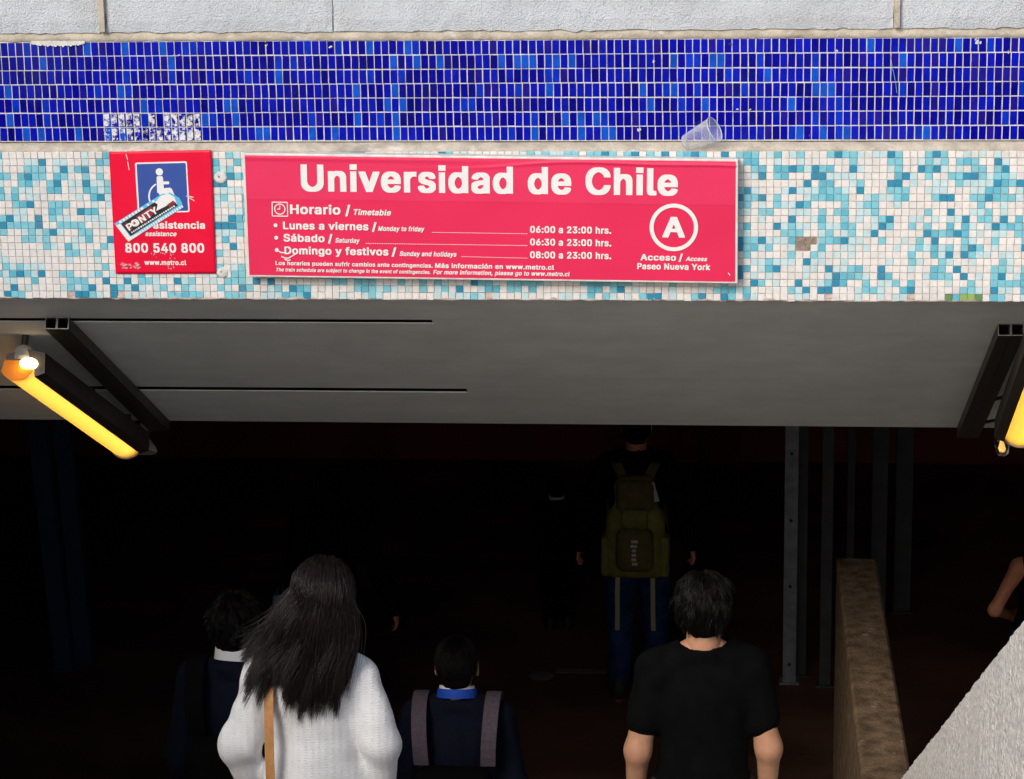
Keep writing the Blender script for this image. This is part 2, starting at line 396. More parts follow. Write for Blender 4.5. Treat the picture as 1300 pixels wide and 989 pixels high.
# outlines of the lettering (thousandths of an em)
GLYPHS={
',':(228,"5,-138 118,-136 169,49 169,89 35,89 5,-99"),
'.':(228,"20,-20 171,-20 171,101 20,101"),
'/':(289,"-18,-94 104,-94 105,-91 108,-76 241,415 249,449 264,499 268,514 268,550 145,550 55,210 -18,-54"),
'0':(493,"172,-24 280,-24 311,-18 344,-2 355,5 359,10 361,10 381,30 381,32 386,36 396,51 416,92 428,130 434,165 438,205 438,304 432,351 424,392 404,444 401,445 388,470 376,481 376,484 358,501 341,512 321,522 296,530 280,532 174,532 148,528 116,515 91,498 65,469 42,429 26,380 16,314 15,218 22,145 36,94 58,50 70,35 70,32 86,15 89,15 95,8 111,-4 129,-12 151,-20|224,72 205,82 185,101 165,134 154,165 146,200 142,232 142,275 150,329 160,362 170,385 185,408 200,422 218,434 230,436 250,425 266,410 266,408 278,395 289,374 299,346 306,312 310,282 311,244 304,182 294,148 281,120 271,105 258,90 255,90 251,85 240,78 229,72"),
'2':(493,"31,-18 421,-18 421,74 215,74 316,179 316,181 329,192 329,195 359,228 359,230 364,234 390,271 408,310 414,344 414,401 409,430 398,458 385,476 369,494 366,494 361,500 345,511 315,525 280,532 161,531 135,525 102,510 91,502 88,498 85,498 65,478 54,461 41,435 35,410 32,384 32,345 160,345 162,375 175,404 194,424 221,438 226,438 245,430 268,412 281,391 286,375 286,368 280,346 272,331 254,304 242,292 242,290 31,65"),
'3':(493,"161,-24 275,-24 305,-19 329,-11 350,-1 374,15 399,41 416,72 425,109 425,181 420,205 409,232 391,258 379,270 376,270 360,284 339,295 318,302 286,308 286,310 296,319 305,331 315,340 315,342 325,351 334,364 344,372 344,375 352,382 352,385 362,394 362,396 372,405 372,408 405,442 405,526 38,526 38,435 228,435 225,430 216,422 216,420 198,401 198,399 189,391 189,389 180,381 180,379 152,350 152,348 144,340 144,338 125,319 124,230 188,230 214,226 235,220 252,211 272,195 272,192 279,188 282,179 285,178 295,150 295,140 291,126 275,100 255,84 224,71 204,74 184,82 171,91 152,112 144,134 142,149 11,149 11,106 16,81 26,56 44,31 69,9 95,-6 126,-18"),
'4':(493,"249,-18 375,-18 375,88 445,88 445,180 375,180 375,335 251,335 342,489 342,526 214,526 8,178 8,88 249,88|160,180 249,330 249,180"),
'5':(493,"166,-24 276,-24 319,-14 346,0 362,11 369,19 371,19 391,41 410,74 418,95 422,120 422,206 416,236 410,254 396,280 386,291 386,294 380,299 380,301 361,319 342,331 321,341 300,348 275,351 174,350 182,435 399,435 399,526 64,526 62,524 35,278 35,235 86,229 161,229 172,239 180,241 184,245 211,255 220,255 249,241 271,220 285,198 294,169 294,155 289,136 272,106 250,85 225,72 218,72 198,81 172,102 159,126 155,148 28,148 28,102 31,82 42,54 60,29 85,6 116,-11 134,-18"),
'6':(493,"172,-24 280,-24 311,-18 336,-8 338,-5 345,-2 360,8 389,36 406,65 416,92 421,122 420,204 411,239 392,274 368,300 351,311 328,322 288,331 244,331 266,365 270,368 278,381 281,384 291,401 295,404 302,418 306,420 314,434 318,436 325,450 329,452 339,470 342,472 350,486 354,489 354,526 220,526 80,321 50,265 38,230 31,196 31,125 39,86 54,52 68,32 75,26 75,24 104,0 134,-15|224,71 196,86 178,106 162,136 159,152 159,164 165,186 181,214 206,235 222,242 230,242 255,229 276,206 285,191 291,174 294,152 285,124 270,100 245,79 232,72"),
'8':(493,"169,-24 284,-24 315,-19 345,-9 380,11 404,34 404,36 409,40 416,51 425,69 431,90 434,110 434,160 430,186 425,202 418,219 401,242 388,256 371,268 389,285 399,300 408,319 412,338 414,415 410,434 404,451 391,472 366,499 350,510 340,514 339,516 304,529 281,532 171,532 128,522 106,512 89,501 68,481 51,458 41,431 38,406 38,354 40,335 45,318 54,299 61,288 66,284 66,281 81,268 68,259 49,240 36,221 24,191 20,172 20,99 22,85 29,66 44,40 68,15 70,15 78,8 114,-11 138,-19|221,70 189,82 166,101 152,125 150,145 160,169 178,190 180,190 189,199 208,209 222,214 230,214 261,200 286,178 299,155 302,135 291,109 274,90 248,75 231,70|225,311 202,321 184,338 172,355 166,376 176,402 194,422 215,435 230,438 250,429 270,411 282,389 285,371 279,354 276,352 270,340 251,322 238,315"),
':':(228,"20,-20 171,-20 171,101 20,101|20,256 171,256 171,378 20,378"),
'A':(520,"-16,-18 118,-18 168,125 312,125 362,-18 495,-18 495,20 491,31 485,44 482,55 476,68 469,92 462,105 455,130 449,142 446,154 440,166 432,191 426,204 419,229 412,241 410,252 404,265 401,276 399,279 396,290 390,302 388,314 385,316 382,328 376,340 374,351 368,364 365,375 362,378 360,389 354,401 351,412 349,415 346,426 344,429 309,526 169,526 108,355 105,352 102,341 100,339 98,328 95,325 92,314 90,311 88,300 85,298 82,286 66,246 64,235 61,232 59,221 56,219 54,208 51,205 49,194 46,191 44,180 41,178 39,166 36,164 34,152 31,150 29,139 26,136 24,125 21,122 19,111 16,109 14,98 11,95 9,84 6,81 4,70 1,68 -1,56 -4,54 -6,42 -9,40 -11,29 -14,26 -16,19|199,216 239,331 279,216"),
'C':(550,"210,-24 325,-24 360,-18 395,-5 432,18 462,46 482,75 500,116 505,138 505,178 375,178 370,156 361,138 351,122 336,106 334,106 329,100 314,90 299,82 281,76 264,74 236,82 201,104 172,135 151,175 142,204 136,246 140,292 151,334 164,360 181,385 201,405 236,426 254,432 271,435 296,428 324,412 345,394 345,391 358,378 370,352 375,331 505,331 505,371 501,388 490,419 471,451 462,460 462,462 428,495 392,515 360,526 324,532 211,532 180,528 145,516 109,496 95,484 92,484 69,460 41,420 29,394 20,369 12,336 9,308 8,220 10,189 16,154 31,109 48,78 66,54 66,51 78,41 82,34 85,34 105,15 122,4 161,-14"),
'D':(542,"28,-18 272,-18 314,-12 354,-1 388,15 411,31 418,39 420,39 441,61 441,64 456,82 471,111 486,158 494,210 494,301 488,348 471,399 449,439 435,454 435,456 411,479 381,499 354,511 324,520 292,525 28,526|158,75 158,434 212,434 244,429 270,420 299,404 321,384 321,381 328,376 340,358 351,334 364,286 366,246 360,205 351,176 339,150 328,134 322,130 322,128 294,102 268,89 240,80 208,75"),
'F':(450,"28,-18 158,-18 158,204 379,204 379,296 158,296 158,434 401,434 401,526 28,526"),
'H':(557,"28,-18 158,-18 158,214 360,214 360,-18 489,-18 489,526 360,526 360,306 158,306 158,526 28,526"),
'L':(433,"28,-18 394,-18 394,75 158,75 158,526 28,526"),
'M':(668,"28,-18 155,-18 155,229 254,-18 375,-18 392,31 416,88 418,95 441,151 442,159 452,180 454,188 466,215 470,229 471,-18 600,-18 600,526 442,525 441,518 436,509 435,501 421,470 420,462 415,454 414,446 409,438 408,430 402,421 401,414 396,405 395,398 390,389 389,381 384,372 382,365 378,356 376,349 369,334 368,326 362,318 361,310 356,301 355,294 315,192 185,525 28,526"),
'N':(563,"28,-18 158,-18 158,291 354,-18 496,-18 496,526 366,526 366,216 361,221 360,226 352,235 345,250 338,259 336,264 329,272 328,278 320,286 319,291 311,300 304,315 296,324 295,329 288,338 286,342 279,351 278,356 270,365 262,380 255,389 254,394 246,402 245,408 238,416 236,421 231,426 230,431 222,440 221,445 214,454 212,459 205,468 204,472 196,481 195,486 169,526 28,526"),
'O':(573,"210,-24 335,-22 376,-12 411,4 440,24 452,38 455,38 455,40 475,61 500,104 516,150 525,206 525,301 519,348 506,390 496,412 494,414 489,426 478,444 464,459 464,461 441,484 409,506 389,516 364,525 324,532 210,532 170,525 142,515 119,502 100,488 98,488 64,454 40,418 25,384 19,364 9,308 8,220 15,160 31,109 46,80 62,56 92,25 95,25 109,12 121,6 122,4 161,-14|264,74 236,82 211,96 209,100 201,104 172,135 154,169 145,194 138,232 136,262 142,305 150,330 162,358 176,379 200,404 202,404 206,409 221,419 242,429 270,435 298,426 322,412 325,409 332,405 361,374 379,342 388,319 396,275 398,248 391,204 382,175 366,142 354,128 354,125 332,104 312,90 291,80 271,74"),
'P':(485,"28,-18 158,-18 158,169 294,169 325,174 349,181 375,195 386,205 389,205 411,229 428,258 439,295 441,315 440,392 432,425 419,455 405,471 405,474 380,496 354,511 332,519 286,526 28,526|158,260 158,435 208,435 232,432 255,426 279,412 298,391 304,379 311,350 305,320 291,295 272,278 256,269 241,264 218,260"),
'S':(487,"170,-26 278,-26 309,-22 348,-11 382,8 409,31 409,34 414,38 424,52 436,82 441,114 440,178 434,202 425,220 415,231 415,234 388,259 349,280 310,294 236,312 186,332 160,354 150,372 150,380 158,396 175,416 188,425 204,432 220,438 230,438 250,431 265,424 288,405 300,384 305,360 434,360 434,399 431,419 424,442 411,465 402,474 402,476 376,500 345,518 320,526 285,532 170,532 130,525 95,511 64,490 39,461 29,442 24,428 20,409 21,329 26,311 35,294 44,281 60,265 88,246 120,231 231,200 261,189 288,174 302,159 310,145 310,132 302,116 282,94 270,85 251,76 230,70 219,70 194,78 179,85 155,105 142,126 138,145 138,154 6,154 6,108 12,79 25,51 35,36 42,30 42,28 64,9 100,-11 128,-20"),
'T':(489,"160,-18 289,-18 289,434 449,434 449,526 -1,526 -1,434 160,434"),
'U':(557,"222,-26 319,-25 344,-21 384,-9 404,1 429,19 455,46 475,80 486,115 490,145 490,526 360,526 360,180 356,159 342,126 334,114 318,98 289,80 265,72 252,72 239,76 219,85 200,98 184,114 172,130 165,146 159,168 156,190 156,526 28,526 28,141 31,114 40,85 51,62 65,42 89,19 91,19 108,5 134,-9 159,-18 189,-24"),
'Y':(512,"171,-18 300,-18 300,191 328,232 329,238 356,279 358,284 362,289 364,294 369,299 370,304 404,355 405,360 410,365 411,370 416,375 418,380 451,431 452,436 458,441 481,482 486,488 488,526 349,526 326,491 325,486 320,481 315,470 310,465 301,448 296,442 291,431 286,426 281,415 276,410 268,392 262,388 258,376 252,371 238,344 235,344 232,348 220,371 215,376 210,388 205,392 200,404 195,409 190,420 185,425 180,436 175,441 170,452 165,458 164,462 161,464 160,469 155,474 154,479 151,480 150,485 145,490 144,495 124,526 -16,526 -16,490 -11,485 -6,474 -1,469 0,464 5,459 6,454 11,449 35,408 40,402 41,398 46,392 48,388 52,382 54,378 59,372 60,368 65,362 82,331 88,326 89,321 94,316 95,311 100,306 101,301 106,296 108,291 112,286 124,265 129,260 130,255 135,250 136,245 141,240 142,235 171,191"),
'a':(429,"115,-26 205,-26 231,-22 244,-18 369,-18 369,290 366,308 359,331 342,358 324,375 296,390 265,399 230,402 156,402 110,396 84,388 51,369 28,345 12,320 12,316 9,311 9,274 66,256 132,256 141,274 158,291 175,302 191,309 205,306 221,296 234,281 240,266 241,260 239,256 222,248 118,234 82,226 58,218 31,202 16,188 4,166 -2,134 -2,82 2,52 12,30 21,18 36,2 55,-10 80,-20|166,68 141,81 130,95 126,106 132,119 148,132 172,144 200,150 242,155 240,130 231,110 224,99 211,86 192,74 176,68"),
'b':(464,"192,-26 265,-26 284,-25 308,-20 325,-14 348,-1 366,16 369,16 369,19 384,34 394,49 411,88 421,135 422,230 414,281 398,321 380,348 356,371 325,390 298,399 264,402 174,401 146,394 146,526 20,526 20,-18 146,-16 161,-22|219,69 191,84 175,100 165,115 155,138 150,155 146,178 146,201 150,224 158,248 171,272 191,294 208,304 222,308 249,294 272,268 289,230 294,206 295,182 291,159 282,130 269,105 248,82 231,72"),
'c':(436,"171,-26 262,-25 294,-19 314,-11 340,4 364,25 364,28 370,32 381,49 395,81 395,120 392,121 338,135 271,135 264,112 254,98 241,85 221,72 211,69 204,69 185,78 166,92 166,95 159,101 149,116 138,142 130,176 130,199 134,220 141,244 160,276 176,292 200,306 215,306 242,290 260,270 270,245 340,245 394,259 394,298 386,318 374,339 365,348 365,350 344,370 326,381 294,395 271,400 245,402 172,402 142,400 108,390 78,374 45,344 29,320 19,300 10,275 4,245 1,216 2,141 11,96 29,56 45,32 68,10 70,10 85,-2 121,-19 142,-24"),
'd':(464,"160,-26 250,-25 264,-22 279,-16 404,-18 404,526 279,526 279,394 250,401 160,402 134,400 106,392 74,375 49,352 49,350 42,345 40,339 34,332 19,304 8,269 2,238 1,159 8,109 20,70 44,30 74,1 100,-14 118,-20 141,-25|204,69 186,76 175,86 172,86 150,114 140,135 132,161 130,178 130,201 139,240 148,260 150,261 156,274 172,291 185,300 201,308 208,308 224,300 236,291 249,279 261,260 275,221 279,182 272,148 258,111 249,99 235,85 222,76"),
'e':(444,"176,-26 269,-25 296,-20 321,-11 351,6 374,28 374,30 379,34 386,45 398,71 398,109 342,122 272,122 271,116 261,99 244,81 215,68 205,69 182,79 170,88 156,101 148,114 134,146 134,151 404,151 404,230 401,256 396,281 382,318 380,319 376,329 365,345 342,368 322,381 290,395 260,401 241,402 170,402 141,400 109,391 75,372 65,362 62,362 44,342 30,322 19,300 9,270 1,216 2,140 10,100 28,58 42,35 50,29 50,26 68,10 88,-4 122,-19 145,-24|136,239 146,262 155,275 176,295 201,308 209,308 219,304 236,292 256,270 270,240"),
'f':(294,"48,-18 174,-18 174,310 260,310 260,396 174,396 175,418 180,434 185,441 198,451 260,451 275,500 275,539 272,540 255,545 235,548 144,548 128,545 104,538 88,529 76,518 74,518 74,515 62,504 55,490 49,468 48,396 -26,396 -26,310 48,310"),
'g':(465,"148,-168 265,-168 310,-159 330,-151 358,-135 380,-112 395,-86 402,-61 405,-42 405,396 280,396 280,394 278,394 259,400 232,402 161,402 128,399 98,389 68,370 44,346 21,310 9,275 2,239 2,144 12,95 24,69 40,44 59,24 61,24 78,10 96,0 122,-9 145,-12 246,-12 278,-5 272,-29 262,-46 240,-65 211,-76 192,-74 166,-60 149,-44 135,-24 66,-24 65,-26 55,-30 36,-42 18,-51 18,-88 31,-109 51,-130 54,-130 58,-135 72,-145 100,-158 122,-164|201,81 184,89 172,96 156,112 145,130 132,166 130,181 130,204 140,244 156,274 170,289 172,289 185,300 195,305 208,308 222,301 234,294 238,289 240,289 260,264 268,249 276,220 279,204 279,180 269,140 252,111 239,98 226,89 209,81"),
'h':(450,"20,-18 146,-18 148,234 154,256 170,282 190,299 206,306 212,306 224,301 245,282 255,266 262,240 264,-18 390,-18 390,269 385,308 376,334 360,360 344,376 329,386 305,396 264,402 192,402 168,400 146,394 146,526 20,526"),
'i':(207,"20,-18 146,-18 146,396 20,396|11,428 156,428 156,539 11,539"),
'j':(207,"-42,-160 54,-160 86,-152 104,-144 120,-130 120,-128 129,-119 139,-99 146,-64 146,396 20,396 20,-24 11,-51 0,-62 -18,-69 -42,-69|11,428 156,428 156,539 11,539"),
'k':(421,"20,-18 146,-18 148,125 150,125 156,115 161,111 165,104 175,94 179,86 189,76 192,69 208,52 211,45 216,41 216,39 221,35 225,28 230,24 230,21 235,18 235,15 261,-18 404,-18 404,20 399,24 399,26 394,30 380,50 375,54 361,74 356,78 356,80 351,84 338,104 332,108 332,110 328,114 314,134 309,138 295,158 290,161 290,164 285,168 285,170 280,174 271,188 249,214 258,222 258,225 391,360 391,396 251,396 146,290 146,526 20,526"),
'l':(229,"94,-20 185,-20 212,-15 212,26 202,71 162,71 158,74 150,84 146,101 146,526 20,526 20,54 28,22 36,8 49,-5 65,-14"),
'm':(650,"20,-18 146,-18 148,244 152,261 164,281 179,296 196,306 202,306 210,302 226,289 238,270 241,255 241,-18 368,-18 369,248 375,269 385,285 400,299 416,308 432,301 450,286 454,278 456,276 462,255 464,-18 589,-18 589,295 582,326 574,346 571,348 565,360 550,376 530,390 504,400 481,404 391,404 374,401 341,390 340,388 325,380 322,376 306,390 291,398 262,404 176,404 155,400 148,396 20,396"),
'n':(450,"20,-18 146,-18 148,234 154,256 170,282 190,299 206,306 212,306 224,301 245,282 255,266 262,240 264,-18 390,-18 389,285 385,308 379,328 364,355 345,375 329,386 312,394 289,400 264,402 175,401 156,398 145,392 144,396 20,396"),
'o':(455,"171,-26 244,-26 272,-24 305,-15 324,-6 346,9 351,15 354,15 376,40 395,72 405,100 410,121 414,155 414,220 410,254 400,291 381,329 355,360 352,360 346,368 324,382 294,395 272,400 242,402 172,402 142,400 108,390 78,374 45,344 29,320 19,300 10,275 4,245 1,216 2,141 11,96 29,56 45,32 68,10 70,10 85,-2 121,-19 142,-24|204,69 185,78 171,90 169,90 149,116 139,139 132,161 130,176 130,199 134,220 141,244 156,271 176,292 179,292 185,299 200,306 211,308 226,301 238,294 242,288 245,288 265,262 280,226 285,202 286,182 279,145 271,125 261,108 236,81 215,70"),
'p':(464,"20,-160 146,-160 146,-18 168,-24 192,-26 265,-26 284,-25 308,-20 335,-9 358,6 379,28 379,30 384,34 394,49 411,88 420,125 422,148 422,230 420,252 409,296 392,330 365,364 362,364 356,371 338,384 308,396 264,402 174,401 151,396 149,394 145,394 145,396 20,396|219,69 191,84 175,100 165,115 155,138 150,155 146,178 146,201 150,224 158,248 171,272 191,294 208,304 222,308 249,294 272,268 289,230 294,206 295,182 291,159 282,130 269,105 248,82 231,72"),
'r':(299,"20,-18 146,-18 146,231 149,245 152,256 162,274 179,290 199,301 210,305 276,305 276,401 171,402 154,400 145,396 20,396"),
's':(405,"144,-26 240,-25 262,-21 288,-14 306,-5 325,8 349,34 360,59 364,78 362,144 358,161 350,176 340,186 340,189 318,206 291,219 246,231 194,242 172,250 156,260 145,274 146,282 161,299 180,309 191,310 208,301 221,288 221,285 228,279 235,260 305,260 356,272 356,310 350,328 340,346 328,360 328,362 314,375 302,382 275,395 252,400 224,402 151,402 121,400 100,395 70,382 50,369 29,345 18,320 14,296 15,239 22,214 32,198 52,179 82,162 114,152 178,139 205,130 218,122 228,112 232,104 228,94 210,78 195,70 181,66 158,76 145,86 145,89 136,98 126,124 58,124 4,112 4,70 9,54 24,26 41,8 44,8 48,2 59,-5 91,-19 115,-24"),
't':(267,"118,-21 221,-21 245,-16 245,25 240,41 235,71 178,71 165,82 159,101 159,310 236,310 236,396 159,396 159,489 32,489 32,396 -26,396 -26,310 32,310 32,60 36,41 49,15 68,-4 86,-14"),
'u':(450,"134,-22 230,-22 251,-19 262,-14 265,-14 265,-18 390,-18 390,396 264,396 262,148 255,121 241,99 225,84 202,72 192,75 181,81 165,96 155,112 148,138 146,396 20,396 20,105 26,66 40,34 48,22 52,19 52,16 64,5 92,-12 111,-19"),
'v':(429,"130,-18 260,-16 296,82 318,134 319,141 330,166 335,184 346,209 351,226 362,251 368,269 385,310 390,328 401,352 404,360 404,396 271,395 195,181 118,396 -15,396 -14,356 -9,348 -4,330 1,321 2,314 8,305 12,288 18,279 19,271 24,262 29,245 34,236 35,229 40,220 45,202 50,194 51,186 56,178 61,160 66,151 68,144 72,135 74,128 79,119 84,101 89,92 90,85 95,76 96,69"),
'w':(607,"105,-18 231,-18 282,164 286,158 335,-16 462,-18 558,300 575,352 576,396 448,396 400,230 399,220 395,225 349,396 219,396 170,219 120,396 -10,396 -10,360"),
'y':(429,"42,-162 139,-162 162,-158 180,-150 196,-139 208,-128 208,-125 221,-109 242,-62 248,-45 298,81 299,89 346,209 358,242 362,251 368,269 401,352 404,360 404,396 271,395 195,181 118,396 -15,396 -14,356 124,-1 115,-29 106,-46 89,-65 81,-69 29,-69 15,-119 15,-156"),
'á':(429,"115,-26 205,-26 231,-22 244,-18 369,-18 369,290 366,308 359,331 342,358 324,375 296,390 265,399 230,402 156,402 110,396 84,388 51,369 28,345 12,320 12,316 9,311 9,274 66,256 132,256 141,274 158,291 175,302 191,309 205,306 221,296 234,281 240,266 241,260 239,256 222,248 118,234 82,226 58,218 31,202 16,188 4,166 -2,134 -2,82 2,52 12,30 21,18 36,2 55,-10 80,-20|166,68 141,81 130,95 126,106 132,119 148,132 172,144 200,150 242,155 240,130 231,110 224,99 211,86 192,74 176,68|130,411 245,411 310,510 310,546 178,546 130,449"),
'ó':(455,"171,-26 244,-26 272,-24 305,-15 324,-6 346,9 351,15 354,15 376,40 395,72 405,100 410,121 414,155 414,220 410,254 400,291 381,329 355,360 352,360 346,368 324,382 294,395 272,400 242,402 172,402 142,400 108,390 78,374 45,344 29,320 19,300 10,275 4,245 1,216 2,141 11,96 29,56 45,32 68,10 70,10 85,-2 121,-19 142,-24|204,69 185,78 171,90 169,90 149,116 139,139 132,161 130,176 130,199 134,220 141,244 156,271 176,292 179,292 185,299 200,306 211,308 226,301 238,294 242,288 245,288 265,262 280,226 285,202 286,182 279,145 271,125 261,108 236,81 215,70|149,411 264,411 329,510 329,546 195,546 149,449"),
}

# ------------------------------------------------------------------ key measures (metres, street = 0)
YW = 7.40                     # face of the mosaic
SLOPE = math.tan(math.radians(27.7))
XL, XR = -3.4, 3.9            # stairwell sides
Y_TOP = 2.84                  # top step
RISE = 3.9 / 23
TREAD = RISE / SLOPE
FLOOR = -3.9
Y_LAND = Y_TOP + 23 * TREAD
Z_LINTEL = at(650, 380.5, YW)[2]
Z_MOS_TOP = at(650, 190.5, YW)[2]
Z_BLUE_BOT = at(650, 178.5, YW + 0.025)[2]
Z_BLUE_TOP = at(650, 50.5, YW + 0.025)[2]
Z_BLOCK = at(650, 39.0, YW + 0.016)[2]

def stair_z(y):
    if y < Y_TOP: return 0.0
    k = int((y - Y_TOP) / TREAD) + 1
    return max(FLOOR, -k * RISE)

# ------------------------------------------------------------------ ground and stairwell
mb = MB()
BIG = 900.0
for (x0, x1, y0, y1) in ((-BIG, XL, -BIG, BIG), (XR, BIG, -BIG, BIG), (XL, XR, -BIG, Y_TOP), (XL, XR, YW + 0.6, BIG)):
    mb.add([(x0, y0, 0), (x1, y0, 0), (x1, y1, 0), (x0, y1, 0)], [(0, 1, 2, 3)])
tag(mb.build('street_pavement', MT['street'], base=(0, 0, 0)), kind='structure')

stairs = empty('staircase', (0, Y_TOP, 0)); tag(stairs, kind='structure')
step_me = None
for k in range(23):
    y0 = Y_TOP + k * TREAD; z1 = -(k + 1) * RISE
    for (a, b) in ((XL, 0.5), (0.73, XR)):
        m_ = MB().box((a, y0, z1 - 0.42), (b, y0 + TREAD + (0.0 if k < 22 else 0.0), z1), bev=0.006)
        m_.build('step', MT['step'], stairs)
XHL, XHR, YB = -6.0, 6.0, 19.0
mb = MB().box((XHL - .3, Y_LAND, FLOOR - 0.3), (XHR + .3, YB + .3, FLOOR - 0.001))
tag(mb.build('hall_floor', MT['floor']), kind='structure')
# drain in the landing floor
dp = at(687, 861, 1.0); dY = None
r_ = ray(687, 861); t_ = (FLOOR - EYE[2]) / r_[2]; DP = EYE + r_ * t_
dr = empty('floor_drain', (DP[0], DP[1], FLOOR), 'round dark drain cover set in the brown landing floor', 'drain')
mb = MB(); n = 24
V = [(DP[0] + 0.09 * math.cos(a), DP[1] + 0.09 * math.sin(a), FLOOR + 0.008) for a in np.linspace(0, 2 * math.pi, n, endpoint=False)]
V += [(DP[0] + 0.085 * math.cos(a), DP[1] + 0.085 * math.sin(a), FLOOR + 0.014) for a in np.linspace(0, 2 * math.pi, n, endpoint=False)]
mb.add(V, [(j, (j + 1) % n, n + (j + 1) % n, n + j) for j in range(n)] + [tuple(range(n, 2 * n))])
mb.build('cover', MT['steel_dark'], dr)
for k in range(-2, 3):
    h = math.sqrt(max(0.0, 0.075 ** 2 - (k * 0.028) ** 2))
    MB().box((DP[0] - h, DP[1] + k * 0.028 - 0.006, FLOOR + 0.0143), (DP[0] + h, DP[1] + k * 0.028 + 0.006, FLOOR + 0.019)).build('bar', MT['steel_edge'], dr)

# ------------------------------------------------------------------ soffit over the stairs (real slots cut through it)
S0 = np.array([0.0, YW + 0.012, Z_LINTEL + 0.004])
SD = np.array([0.0, 1.0, -SLOPE]); SDn = SD / np.linalg.norm(SD)
SN = np.array([0.0, SLOPE, 1.0]); SN = SN / np.linalg.norm(SN)      # up, out of the back of the soffit
def soff(px, py, off=0.0):
    return on_plane(px, py, S0 - SN * off, SN)
def sof_uv(p):
    return p[0], np.dot(p - S0, SDn)
def sof_pt(u, v, n_=0.0):
    return np.array([u, S0[1], S0[2]]) + SDn * v + SN * n_
u_l, vE_l = sof_uv(soff(0, 530.5)); u_r, vE_r = sof_uv(soff(1210, 545))
VE = (vE_l + vE_r) / 2
uA, vA0 = sof_uv(soff(548, 406)); _, vA1 = sof_uv(soff(548, 411.0))
uB, vB0 = sof_uv(soff(592, 493.5)); _, vB1 = sof_uv(soff(592, 498.5))
us = [XL - .3, uA, uB, XR + .3]
mb = MB()
def cell(u0, u1, v0, v1, tilt=True):
    T = 0.004
    f = lambda u, v, n_: sof_pt(u, v if v < VE - 1e-6 else VE + (u * 0.004), n_)
    P = [f(u0, v0, 0), f(u1, v0, 0), f(u0, v1, 0), f(u1, v1, 0), f(u0, v0, T), f(u1, v0, T), f(u0, v1, T), f(u1, v1, T)]
    mb.hexa(P)
cell(us[0], us[3], 0, vA0)
cell(uA, us[3], vA0 , vA1)
cell(us[0], us[3], vA1, vB0)
cell(uB, us[3], vB0, vB1)
cell(us[0], us[3], vB1, VE)
tag(mb.build('soffit', MT['soffit'], base=sof_pt(0, 0)), kind='structure')
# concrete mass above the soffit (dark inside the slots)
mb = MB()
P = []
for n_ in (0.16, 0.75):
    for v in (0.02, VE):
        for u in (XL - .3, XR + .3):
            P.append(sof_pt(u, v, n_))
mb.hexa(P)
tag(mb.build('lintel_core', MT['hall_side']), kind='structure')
ZC = sof_pt(0, VE)[2]; YC = sof_pt(0, VE)[1]
# hall ceiling, walls
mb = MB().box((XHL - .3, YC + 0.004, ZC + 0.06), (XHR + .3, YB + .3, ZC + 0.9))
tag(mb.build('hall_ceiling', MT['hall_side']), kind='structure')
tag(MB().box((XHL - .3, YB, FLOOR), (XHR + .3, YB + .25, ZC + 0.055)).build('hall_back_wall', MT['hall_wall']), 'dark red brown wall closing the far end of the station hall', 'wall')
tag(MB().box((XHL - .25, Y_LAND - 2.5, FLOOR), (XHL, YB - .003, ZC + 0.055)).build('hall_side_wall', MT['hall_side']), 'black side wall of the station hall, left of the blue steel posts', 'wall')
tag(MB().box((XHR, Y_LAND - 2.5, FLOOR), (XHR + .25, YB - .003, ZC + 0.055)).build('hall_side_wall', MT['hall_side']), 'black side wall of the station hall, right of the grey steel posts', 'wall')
for sx, xa, xb, lab in ((-1, XL - .3, XL, 'grey concrete retaining wall along the left side of the stairs'), (1, XR, XR + .3, 'grey concrete retaining wall along the right side of the stairs')):
    mb = MB().box((xa, Y_TOP - .2, -5.0), (xb, Y_LAND - .4, -0.004)).box((xa + .02, Y_TOP - .2, 0.0), (xb - .02, YW + 0.02, 0.95), bev=0.02)
    tag(mb.build('retaining_wall', MT['retain']), lab, 'wall')
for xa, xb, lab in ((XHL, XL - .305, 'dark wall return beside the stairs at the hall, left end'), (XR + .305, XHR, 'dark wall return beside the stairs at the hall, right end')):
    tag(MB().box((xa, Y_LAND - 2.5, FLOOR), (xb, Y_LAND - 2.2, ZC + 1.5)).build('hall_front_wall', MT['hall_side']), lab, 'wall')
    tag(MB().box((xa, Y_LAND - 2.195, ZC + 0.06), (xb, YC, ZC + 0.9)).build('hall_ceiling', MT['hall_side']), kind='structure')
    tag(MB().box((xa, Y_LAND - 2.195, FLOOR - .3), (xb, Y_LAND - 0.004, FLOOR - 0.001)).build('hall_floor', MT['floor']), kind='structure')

# ------------------------------------------------------------------ entrance wall
wall = empty('entrance_wall', (0, YW + .1, Z_LINTEL), 'tiled wall over the metro entrance with pale blocks, blue band and white and turquoise mosaic', 'wall')
core = MB().box((XL - .3, YW + .06, Z_LINTEL + .02), (XR + .3, YW + .55, 1.14))
core.build('core', MT['retain'], wall)
# mosaic backing, blue backing
Yb = YW + 0.025                   # face of the blue band
mb = MB().box((XL, YW + 0.0035, Z_LINTEL + 0.006), (XR, YW + 0.0595, Z_MOS_TOP))
mb.build('mosaic_grout', MT['grout_brown'], wall)
mb = MB().box((XL, Yb + 0.0025, Z_BLUE_BOT - 0.002), (XR, YW + 0.0595, Z_BLUE_TOP + 0.002))
mb.build('blue_grout', MT['grout_pale'], wall)
